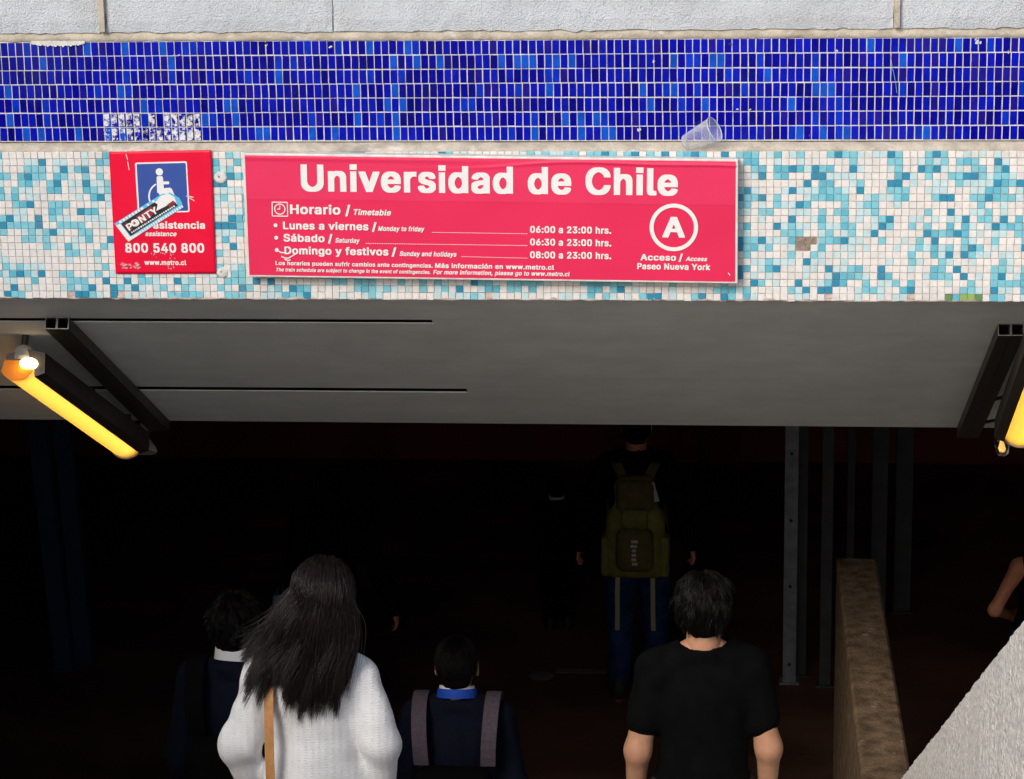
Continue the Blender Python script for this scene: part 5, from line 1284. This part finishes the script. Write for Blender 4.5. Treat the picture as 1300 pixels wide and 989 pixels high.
def make_person(px, py, Y, label, H=None, fem=False, skin='skin', top='black_cloth', sleeve=2.0, legs='trousers', hands=True, pose=None, neck=(.074, .030), gtop=.013, seed=1, yaw=0.0, lean=0.0, foot_z=None, collar=None):
    """px, py: where the crown is seen; Y: distance; the height follows from the step under the feet"""
    crown = at(px, py, Y)
    fz = stair_z(Y) if foot_z is None else foot_z
    if H is None: H = crown[2] - fz
    th = empty('person', (crown[0], Y, fz), label, 'person', None)
    th.rotation_euler = (0, 0, yaw)
    J, s = joints(H, fem, pose)
    lo, hi = (-.52 * s, -.34 * s, -.02), (.52 * s, .40 * s, H + .06)
    f = Field(lo, hi, .0095)
    add_torso(f, J, s, 0, fem); add_arms(f, J, s, 0, fem); add_legs(f, J, s)
    for S_ in 'LR':
        a = J['an' + S_]; f.cap(a + np.array((0, -.02, -.04)), a + np.array((0, .13, -.055)), .034 * s, .026 * s, .03)
    P, Q = f.mesh()
    # head meshed finer, hands finer still, all in the one body mesh
    hc = J['head']; fh = Field(hc - np.array((.13, .15, .22)) * s, hc + np.array((.13, .15, .16)) * s, .0058)
    add_head(fh, J, s); P2, Q2 = fh.mesh()
    PS, QS = [P, P2], [Q, Q2 + len(P)]; n = len(P) + len(P2)
    if hands:
        for S_ in 'LR':
            p, q = hand(J, s, S_); PS.append(p); QS.append(q + n); n += len(p)
    part(th, 'body', (np.vstack(PS), np.vstack(QS)), MT[skin])
    # upper garment
    f = Field(lo, hi, .0085)
    add_torso(f, J, s, gtop, fem); (add_arms(f, J, s, gtop * .95, fem, upto=sleeve) if sleeve > 0 else [f.ell(J['sh' + q_] + np.array((-.02 if q_ == 'L' else .02, 0, 0)), (.058, .08, .085), .01, cut=True) for q_ in 'LR'])
    f.folds(.0065 if top == 'knit' else .005, 26, seed); f.folds(.002, 60, seed + 3)
    f.plane((0, 0, .84 * s), (0, 0, -1)); f.cap(J['nb'] + np.array((0, .015, .02)) * s, J['nb'] + np.array((0, .02, .16)) * s, neck[0] * s, neck[0] * 1.3 * s, .008, cut=True)
    part(th, 'top', f.mesh(), MT[top])
    f = Field(lo, (.4 * s, .34 * s, 1.05 * s), .011)
    f.ell(J['pel'], np.array((.155, .112, .13)) * s + .010, .04); add_legs(f, J, s, .014, fl=1.4); f.folds(.004, 22, seed + 5); f.plane((0, 0, .06 * s), (0, 0, -1)); f.plane((0, 0, 1.0 * s), (0, 0, 1))
    part(th, 'trousers', f.mesh(), MT[legs])
    for S_ in 'LR':
        a = J['an' + S_]; f = Field(a - np.array((.09, .12, .12)), a + np.array((.09, .24, .09)), .008)
        f.cap(a + np.array((0, -.035, -.035)), a + np.array((0, .15, -.045)), .044 * s, .038 * s, .03); f.cap(a + np.array((0, -.02, -.03)), a + np.array((0, -.02, .02)), .045 * s, .045 * s, .03)
        f.plane((0, 0, a[2] - .068 * s), (0, 0, -1)); P, Q = f.mesh()
        sh_ = part(th, 'shoe', (P, Q), MT['shoe'])
        z0 = a[2] - .085 * s; mbs = MB(); prof_ = [(.042 * math.cos(t) * s, (.05 + .118 * math.sin(t) + (.0)) * s) for t in np.linspace(0, 6.283, 20, endpoint=False)]
        mbs.add([(a[0] + x, a[1] + y, z0) for x, y in prof_] + [(a[0] + x * 1.03, a[1] + y * 1.02, z0 + .026 * s) for x, y in prof_], [(j, (j + 1) % 20, 20 + (j + 1) % 20, 20 + j) for j in range(20)] + [tuple(range(19, -1, -1)), tuple(range(20, 40))])
        so = link('sole', mesh_np('sole', mbs.V, mbs.F, MT['sole' if legs == 'jeans' else 'shoe']), sh_, (0, 0, 0))
    if collar:
        for (m_, z0, z1, ra) in collar:
            n = 36; V = []
            for z, rq in ((z0, ra * 1.10), (z0 + .5 * (z1 - z0), ra * 1.04), (z1, ra), (z1 + .001, ra - .004), (z0, ra * 1.05)):
                for a in np.linspace(0, 6.283, n, endpoint=False):
                    V.append(J['nb'] + np.array((rq * math.cos(a), .008 + rq * 1.02 * math.sin(a), z - .022 * math.sin(a))) * s)
            F = [(k * n + j, k * n + (j + 1) % n, (k + 1) * n + (j + 1) % n, (k + 1) * n + j) for k in range(4) for j in range(n)]
            link('collar', mesh_np('collar', V, F, MT[m_], smooth=True), th, (0, 0, 0))
    return th, J, s

def scalp_points(n, J, s, seed, low=-.075, face=.35):
    """roots on the hair bearing part of the head"""
    r = np.random.default_rng(seed); h = J['head']; c = h + np.array((0, -.012, .020)) * s; R = np.array((.075, .094, .090)) * s
    out = []
    while len(out) < n:
        d = r.normal(size=(n, 3)); d /= np.linalg.norm(d, axis=1, keepdims=True)
        p = d * R; z = p[:, 2] / s; y = p[:, 1] / s
        ok = (z > low + .02) & (z > -.03 + (y > .0) * y * 1.4) & ~((y > .02) & (z < .045))
        out += list(np.hstack([d[ok], p[ok]]))
    out = np.array(out[:n]); return c, R, out[:, :3], out[:, 3:]

def cap_hair(th, J, s, m, grow=.014, nape=-.075, seed=3, amp=.005):
    h = J['head']; f = Field(h - np.array((.14, .16, .16)) * s, h + np.array((.14, .14, .17)) * s, .006)
    v = lambda x, y, z: h + np.array((x, y, z)) * s
    f.ell(v(0, -.014, .022), np.array((.073, .092, .088)) * s + grow, .02)
    f.ell(v(0, -.055, -.035), np.array((.056, .045, .045)) * s + grow * .6, .03)
    f.folds(amp, 75, seed)
    f.ell(v(0, .135, -.045), np.array((.12, .095, .105)) * s, .012, cut=True)
    for q in (-1, 1): f.ell(v(q * .085, .012, -.030), np.array((.022, .034, .050)) * s, .008, cut=True)
    f.plane(v(0, 0, nape), (0, .25, -1))
    return part(th, 'hair', f.mesh(), m)

def short_strands(hair, J, s, m, n, length, seed, lift=.35, wave=0.0, rad=.0006, low=-.075, droop=1.0, grow=.012, clump=0):
    c, R, D, P0 = scalp_points(n, J, s, seed, low)
    r = np.random.default_rng(seed + 1); M_ = 8
    nrm = D / np.linalg.norm(D, axis=1, keepdims=True)
    dn = np.array((0, -.35, -1.0)); tang = dn - nrm * (nrm @ dn)[:, None]; tang /= np.linalg.norm(tang, axis=1, keepdims=True) + 1e-6
    swirl = np.cross(nrm, np.array((0, 0, 1.))) * r.normal(size=(n, 1)) * .35
    if clump:
        key = np.floor(np.arctan2(D[:, 0], D[:, 1]) * clump).astype(int) * 31 + np.floor(D[:, 2] * clump * .8).astype(int)
        _, inv = np.unique(key, return_inverse=True); cr = r.normal(size=(inv.max() + 1, 3))
        jit = cr[inv] * .34 + r.normal(size=(n, 3)) * .12
    else: jit = r.normal(size=(n, 3)) * .22
    d0 = tang * (1 - lift) + nrm * lift + swirl + jit; d0 /= np.linalg.norm(d0, axis=1, keepdims=True)
    L = length * s * r.uniform(.55, 1.15, n)
    P = np.zeros((n, M_, 3)); p = P0 * (1 + grow / .085 * r.uniform(.2, 1.0, n)[:, None]); d = d0
    ph = r.uniform(0, 6.28, (n, 1)); sidev = np.cross(d0, nrm)
    for k in range(M_):
        P[:, k] = p + sidev * (wave * np.sin(ph + k * .9))
        st_ = d * (L / (M_ - 1))[:, None]; p = p + st_
        q = p / (R * 1.02); ln = np.linalg.norm(q, axis=1, keepdims=True); p = np.where(ln < 1.04, p * 1.04 / ln, p)
        d = d + np.array((0, 0, -.16 * droop)); d /= np.linalg.norm(d, axis=1, keepdims=True)
    if clump:
        cnt = np.bincount(inv).astype(float)
        for k in range(1, M_):
            mean = np.stack([np.bincount(inv, P[:, k, q_]) / cnt for q_ in range(3)], 1)
            wgt = .72 * (k / (M_ - 1)) ** .8
            P[:, k] = P[:, k] * (1 - wgt) + mean[inv] * wgt
    P += c
    Rr = np.linspace(1, .25, M_)[None] * rad * r.uniform(.7, 1.4, (n, 1))
    V, Q = strands_mesh(P, Rr)
    return part(hair, 'strands', (V, Q), m)

# --- woman in white, nearest the viewer
th, J, s = make_person(391, 715, 7.18, 'person with long dark hair in a white knitted jumper, lower left of centre', fem=True, top='knit', gtop=.020, seed=4, neck=(.070, .03), skin='skin', legs='jeans',
                       pose=dict(elL=(-.235, -.035, 1.10), elR=(.225, -.03, 1.10), nb=(.018, -.012, 1.425), head=(.046, .012, 1.583), shL=(-.155, 0, 1.318), shR=(.15, 0, 1.318)))
h = J['head']; v = lambda x, y, z: h + np.array((x, y, z)) * s
f = Field(v(-.30, -.22, -.42), v(.20, .16, .20), .008)
f.ell(v(0, -.014, .022), np.array((.078, .097, .090)) * s, .02); f.cap(v(-.005, -.035, .0), v(-.045, -.062, -.15), .070 * s, .062 * s, .04); f.cap(v(-.05, -.07, -.15), v(-.09, -.085, -.23), .05 * s, .035 * s, .04)
f.ell(v(0, .155, -.05), np.array((.11, .10, .12)) * s, .01, cut=True)
hair = part(th, 'hair', f.mesh(), MT['hair_base'])
def long_hair(n, seed, spread):
    c, R, D, P0 = scalp_points(n, J, s, seed, low=-.085)
    r = np.random.default_rng(seed + 9); M_ = 22
    az = np.arctan2(D[:, 0], -D[:, 1])                      # 0 = back of the head, + = right
    u = np.clip(D[:, 0] * 1.15 + r.normal(size=n) * .12, -1.05, 1.05)
    key = np.floor((u + 1) * 22 + D[:, 2] * 2.3).astype(int); _, inv = np.unique(key, return_inverse=True); cr = r.normal(size=(inv.max() + 1, 4))
    part_x = .20
    endx = (-.070 + .148 * u - .02 * np.clip(-u, 0, 1)) * s + cr[inv, 0] * .012
    endz = (-.305 - .030 * np.cos(u * 1.8) + .060 * np.clip(-u - .30, 0, 1)) * s + cr[inv, 1] * .026 + cr[inv % 7, 1] * .016 + r.normal(size=n) * .022
    endy = (-.105 - .035 * (1 - u * u)) * s + cr[inv, 2] * .008 + r.normal(size=n) * .006
    E_ = np.stack([endx, endy, endz], 1)
    cnt = np.bincount(inv).astype(float); mean = np.stack([np.bincount(inv, E_[:, q_]) / cnt for q_ in range(3)], 1)
    E_ = E_ * .38 + mean[inv] * .62; E_[:, 2] += np.abs(r.normal(size=n)) * .035 * s
    side = np.sign(D[:, 0] - part_x * .4); side[side == 0] = 1
    lift = .012 + .014 * r.random(n)
    T = np.linspace(0, 1, M_)
    P = np.zeros((n, M_, 3))
    nrm = D
    shoulder = np.stack([u * (.108 + .012 * r.random(n)) - .006, -.060 - .062 * (1 - np.abs(u)) + .02 * r.normal(size=n) * .3, -.075 + .02 * r.normal(size=n)], 1) * s
    back = np.clip(-D[:, 1] + .2, 0, 1)
    C1 = P0 * 1.22 + np.stack([side * .010 * (1 - back), -.030 - .02 * (1 - back), .012 + 0 * u], 1) * s
    for k, t in enumerate(T):
        b = (1 - t) ** 3 * 1.0
        p = P0 * (1 - t) ** 3 + C1 * (3 * t * (1 - t) ** 2) + shoulder * 1.12 * (3 * t * t * (1 - t)) + E_ * t ** 3
        q = p / R; ln = np.linalg.norm(q, axis=1, keepdims=True); mn = 1.06 + lift[:, None] / .085 * min(1, t * 4)
        p = np.where(ln < mn, p * mn / (ln + 1e-6), p)
        p = p + cr[inv, 3][:, None] * np.array((.006, .004, 0)) * math.sin(t * 7.5) * t * 1.6 + np.stack([np.sin(t * 7 + inv * 1.3), 0 * u, 0 * u], 1) * .004 * t
        P[:, k] = p
    P += r.normal(size=(n, 1, 3)) * .0035 * spread * T[None, :, None]
    P += c
    Rr = (np.concatenate([np.full(M_ - 6, 1.0), np.linspace(1, .2, 6)]))[None] * .00075 * r.uniform(.6, 1.3, (n, 1))
    return strands_mesh(P, Rr)
V, Q = long_hair(9000, 3, 1.3); part(hair, 'strands', (V, Q), MT['hair'])
V, Q = long_hair(260, 17, 4.5); part(hair, 'flyaway_strands', (V, Q), MT['hair'])
WOMAN = th
# tan strap of a shoulder bag
tw = wloc(th); bagp = empty('shoulder_bag', (tw[0] - .20, tw[1] - .10, tw[2] + 0.72 * s), 'tan leather shoulder bag hanging from the person in the white jumper', 'bag')
mb = MB(); Pp = []; sd = []; nn = []
for t in np.linspace(0, 1, 26):
    a = -.55 + t * 3.6
    sh = J['shL'] * .72 + J['nb'] * .28
    if t < .5: z = sh[2] + .088 * s - .58 * s * (1 - t / .5) ** 1.6; y = -.155 * s * (1 - (t / .5) ** 3) ; 
    else: z = sh[2] + .088 * s - .58 * s * ((t - .5) / .5) ** 1.6; y = .165 * s * (1 - (1 - (t - .5) / .5) ** 3)
    Pp.append((tw[0] + sh[0] - .012, tw[1] + y, tw[2] + z)); sd.append((1, 0, 0)); nn.append((0, -1 if t < .5 else 1, .6))
mb.strip(Pp, sd, .0135, .004, nn); mb.build('strap', MT['tan_leather'], bagp)
MB().box((tw[0] - .36, tw[1] - .17, tw[2] + .58), (tw[0] - .27, tw[1] + .13, tw[2] + .80), bev=.02).build('bag_body', MT['tan_leather'], bagp)

# --- man in black T-shirt, shaggy hair
th, J, s = make_person(893, 729, 8.20, 'person in a black T-shirt with shaggy black hair, right of centre', top='black_cloth', sleeve=.62, neck=(.090, .03), gtop=.016, seed=9, yaw=.10, pose=dict(nb=(0, -.012, 1.492), shL=(-.158, 0, 1.372), shR=(.158, 0, 1.372)))
hair = cap_hair(th, J, s, MT['hair_base'], grow=.010, nape=-.120, amp=.004)
short_strands(hair, J, s, MT['hair_black'], 5200, .076, 21, lift=.04, wave=.006, rad=.0011, low=-.105, droop=2.0, grow=.014, clump=7)
# --- man in navy suit with lanyard, centre
th, J, s = make_person(579, 809, 9.45, 'person in a navy suit with a blue lanyard and white collar, bottom centre', top='suit', gtop=.018, seed=12, neck=(.066, .03), legs='suit', collar=(('collar_white', -.012, .030, .068), ('collar_blue', -.016, .018, .0745)))
hair = cap_hair(th, J, s, MT['hair_base'], grow=.003, nape=-.060, amp=.002)
short_strands(hair, J, s, MT['hair_black'], 4500, .026, 33, lift=.25, rad=.0007, low=-.05, grow=.005)
SUIT, JS, SS = th, J, s
def straps(th, J, s, m, x, half, label, body=True, mbody=None, hgt=.42, wdt=.15):
    tw = wloc(th); yb = -.118 * s - .026
    bp_ = empty('backpack', (tw[0], tw[1] + yb - .07, tw[2] + (1.395 - .15) * s - hgt), label, 'backpack')
    for q in (-1, 1):
        Pp = []; sd = []; nn = []
        for a in np.linspace(-.35, 2.9, 18):
            top = J['nb'][2] - .045 * s
            y = -math.cos(a) * (.125 * s + .024); z = top - .13 * s + math.sin(min(a, 3.14)) * (.15 * s + .012) if a > 0 else top - .13 * s + a * .2
            xx = q * (x + .010 * math.sin(a)) * s
            Pp.append((tw[0] + xx, tw[1] + y, tw[2] + z)); sd.append((1, 0, 0)); nn.append((0, -math.cos(a), max(0, math.sin(a))))
        mb = MB(); mb.strip(Pp, sd, half, .010, nn); mb.build('strap', m, bp_)
    if body:
        f = Field((-.24, -.24, -.05), (.24, .10, hgt + .06), .010)
        f.box((0, -.05, hgt / 2), (wdt, .075, hgt / 2), .05); f.box((0, -.125, hgt * .36), (wdt * .78, .035, hgt * .30), .03, .012); f.folds(.002, 40, 4)
        P, Q = f.mesh(); link('bag_body', mesh_np('bag_body', P, Q, mbody, smooth=True), bp_, (0, .045, 0))
    return bp_
straps(th, J, s, MT['webbing'], .132, .029, 'dark backpack with purple grey straps on the person in the navy suit', mbody=MT['black_cloth'], hgt=.40)
# --- man in dark suit at left with white collar
th, J, s = make_person(297, 753, 8.75, 'person in dark suit with white collar, left behind the person in white jumper', top='suit', gtop=.018, seed=15, neck=(.066, .03), legs='suit', collar=(('collar_white', -.014, .036, .070),), yaw=-.2)
hair = cap_hair(th, J, s, MT['hair_base'], grow=.006, nape=-.066, amp=.004)
short_strands(hair, J, s, MT['hair_black'], 4500, .042, 35, lift=.32, rad=.0008, low=-.06, grow=.010, wave=.003, clump=6)
straps(th, J, s, MT['black_cloth'], .125, .034, 'black backpack on the dark suited person at left', mbody=MT['black_cloth'], hgt=.40)
# --- woman in black with long hair, farther on
th, J, s = make_person(414, 597, 13.1, 'person with long hair all in black walking far down the hall, left of centre', fem=True, top='black_cloth', gtop=.022, seed=18, foot_z=FLOOR, skin='skin_dark',
                       pose=dict(elR=(.285, -.02, 1.13), wrR=(.345, .02, .90), knL=(-.09, .06, .50), anL=(-.09, .10, .085), anR=(.095, -.12, .11)))
h = J['head']; v = lambda x, y, z: h + np.array((x, y, z)) * s
f = Field(v(-.2, -.24, -.42), v(.2, .16, .2), .009)
f.ell(v(0, -.014, .026), np.array((.088, .104, .095)) * s, .02); f.cap(v(0, -.04, 0), v(.0, -.085, -.24), .085 * s, .090 * s, .04); f.folds(.004, 60, 8); f.ell(v(0, .155, -.05), np.array((.11, .10, .12)) * s, .01, cut=True)
hair = part(th, 'hair', f.mesh(), MT['hair_base'])
hb = wloc(th)
ph = empty('handbag', (hb[0] - .23, hb[1] - .02, hb[2] + .72), 'pale blue grey handbag at the side of the long haired person in black', 'bag')
mb = MB(); mb.box((hb[0] - .30, hb[1] - .10, hb[2] + .74), (hb[0] - .215, hb[1] + .12, hb[2] + .97), bev=.02); mb.build('bag_body', mat('pale_blue_grey', (.16, .20, .27), .7), ph)
mb = MB(); mb.tube([(hb[0] - .26, hb[1] - .08, hb[2] + .96), (hb[0] - .24, hb[1] - .04, hb[2] + 1.2), (hb[0] - .17, hb[1], hb[2] + 1.46), (hb[0] - .22, hb[1] + .06, hb[2] + 1.2), (hb[0] - .26, hb[1] + .10, hb[2] + .96)], .007, 8); mb.build('strap', MT['black_cloth'], ph)
# --- dark person with a pale collar beside the backpack man
th, J, s = make_person(706, 606, 15.25, 'barely lit small person in black with a pale collar, left of the olive backpack', top='black_cloth', seed=22, yaw=.3, hands=True, pose=dict(elL=(-.19, .06, 1.10), elR=(.19, .06, 1.10), wrL=(-.06, .22, 1.08), wrR=(.06, .22, 1.08)), foot_z=FLOOR, skin='skin_dark', legs='black_cloth', collar=(('collar_white', -.02, .055, .082),), neck=(.066, .03))
cap_hair(th, J, s, MT['hair_base'], grow=.014, nape=-.07)
# --- man with the olive backpack
fp = floor_at(790, 884)
YBk = fp[1]
Hb = 1.74
crx = at(806, 620, YBk)[0]
th = None
cr_px = 808
thb, J, s = make_person(cr_px, 545, YBk, 'person in jeans carrying an olive backpack, far down the hall under the soffit edge', H=Hb, top='black_cloth', seed=25, foot_z=FLOOR, skin='skin_dark', legs='jeans', gtop=.02,
                        pose=dict(elL=(-.275, -.02, 1.12), wrL=(-.315, .02, .90), elR=(.255, -.02, 1.12), wrR=(.30, .04, .90), knL=(-.095, .0, .50), anL=(-.10, -.03, .085), knR=(.10, .07, .52), anR=(.10, .04, .085)))
cap_hair(thb, J, s, MT['hair_base'], grow=.012, nape=-.07)
tw = wloc(thb)
bk = empty('backpack', (tw[0], tw[1] - .22, tw[2] + .80), 'olive green backpack with front pocket on the person in jeans', 'backpack')
def bpart(name, m, fn, par=bk, h_=.009, lo=(-.3, -.3, -.1), hi=(.3, .2, .75)):
    f = Field(lo, hi, h_); fn(f); P, Q = f.mesh()
    return link(name, mesh_np(name, P, Q, m, smooth=True), par, (0, 0, 0))
def main_bag(f):
    f.box((0, .02, .20), (.165, .085, .20), .06); f.box((0, .03, .42), (.115, .075, .17), .06, .06); f.folds(.002, 45, 2)
bpart('main_bag', MT['olive'], main_bag)
bpart('lid', MT['olive_dark'], lambda f: (f.box((0, .015, .48), (.105, .083, .10), .05), f.folds(.002, 45, 7)))
pk = bpart('front_pocket', MT['olive_dark'], lambda f: (f.box((0, -.085, .19), (.105, .045, .125), .045), f.folds(.0015, 40, 3)))
bpart('upper_pocket', MT['olive'], lambda f: f.box((0, -.075, .37), (.075, .035, .055), .025))
for q in (-1, 1):
    bpart('side_pocket', MT['olive'], lambda f: (f.box((q * .165, .02, .13), (.028, .065, .12), .025), f.folds(.002, 40, 5)))
    mb = MB(); Pp = [(q * x_, y_, z_) for x_, y_, z_ in ((.07, .07, .55), (.105, .12, .62), (.125, .20, .625), (.13, .29, .58), (.135, .31, .44), (.15, .26, .22), (.16, .12, .08))]
    mb.strip(Pp, [(1, 0, 0)] * 7, .027, .012, [(0, 0, 1), (0, -.3, 1), (0, .2, 1), (0, 1, .3), (0, 1, 0), (0, 1, -.2), (0, 1, 0)])
    link('strap', mesh_np('strap', mb.V, mb.F, MT['olive_dark']), bk, (0, 0, 0))
    mb = MB(); mb.strip([(q * .098, -.03, .02), (q * .10, -.05, -.08), (q * .10, -.045, -.19), (q * .102, -.04, -.30)], [(1, 0, 0)] * 4, .0125, .004, [(0, -1, 0)] * 4)
    link('dangling_strap', mesh_np('dangling_strap', mb.V, mb.F, MT['strap_pale']), bk, (0, 0, 0))
mb = MB(); rr = np.random.default_rng(9)
for k in range(6):
    z = .115 + k * .026; mb.box((-.022 + rr.uniform(0, .01), -.1335, z), (.020 - rr.uniform(0, .012), -.1305, z + .016))
link('print', mesh_np('print', mb.V, mb.F, MT['pale_patch']), bk, (0, 0, 0))
for q, z0, z1 in ((-1, .39, .46), (1, .45, .56)):
    mb = MB(); mb.strip([(q * .118, -.01, z0), (q * .104, -.02, (z0 + z1) / 2), (q * .088, -.02, z1)], [(1, 0, .3)] * 3, .012 if q < 0 else .018, .004, [(0, -1, 0)] * 3)
    link('reflective_tab', mesh_np('reflective_tab', mb.V, mb.F, MT['pale_patch']), bk, (0, 0, 0))
# --- person at the right edge, bare arm
th, J, s = make_person(1326, 652, 13.0, 'person in a black sleeveless top with a bare arm, at the right edge', fem=True, top='black_cloth', sleeve=0, skin='skin_dark', seed=28, neck=(.095, .03), foot_z=FLOOR,
                       pose=dict(elL=(-.275, -.03, 1.10), wrL=(-.15, .20, .98)))
hair = cap_hair(th, J, s, MT['hair_black'], grow=.014, nape=-.07)
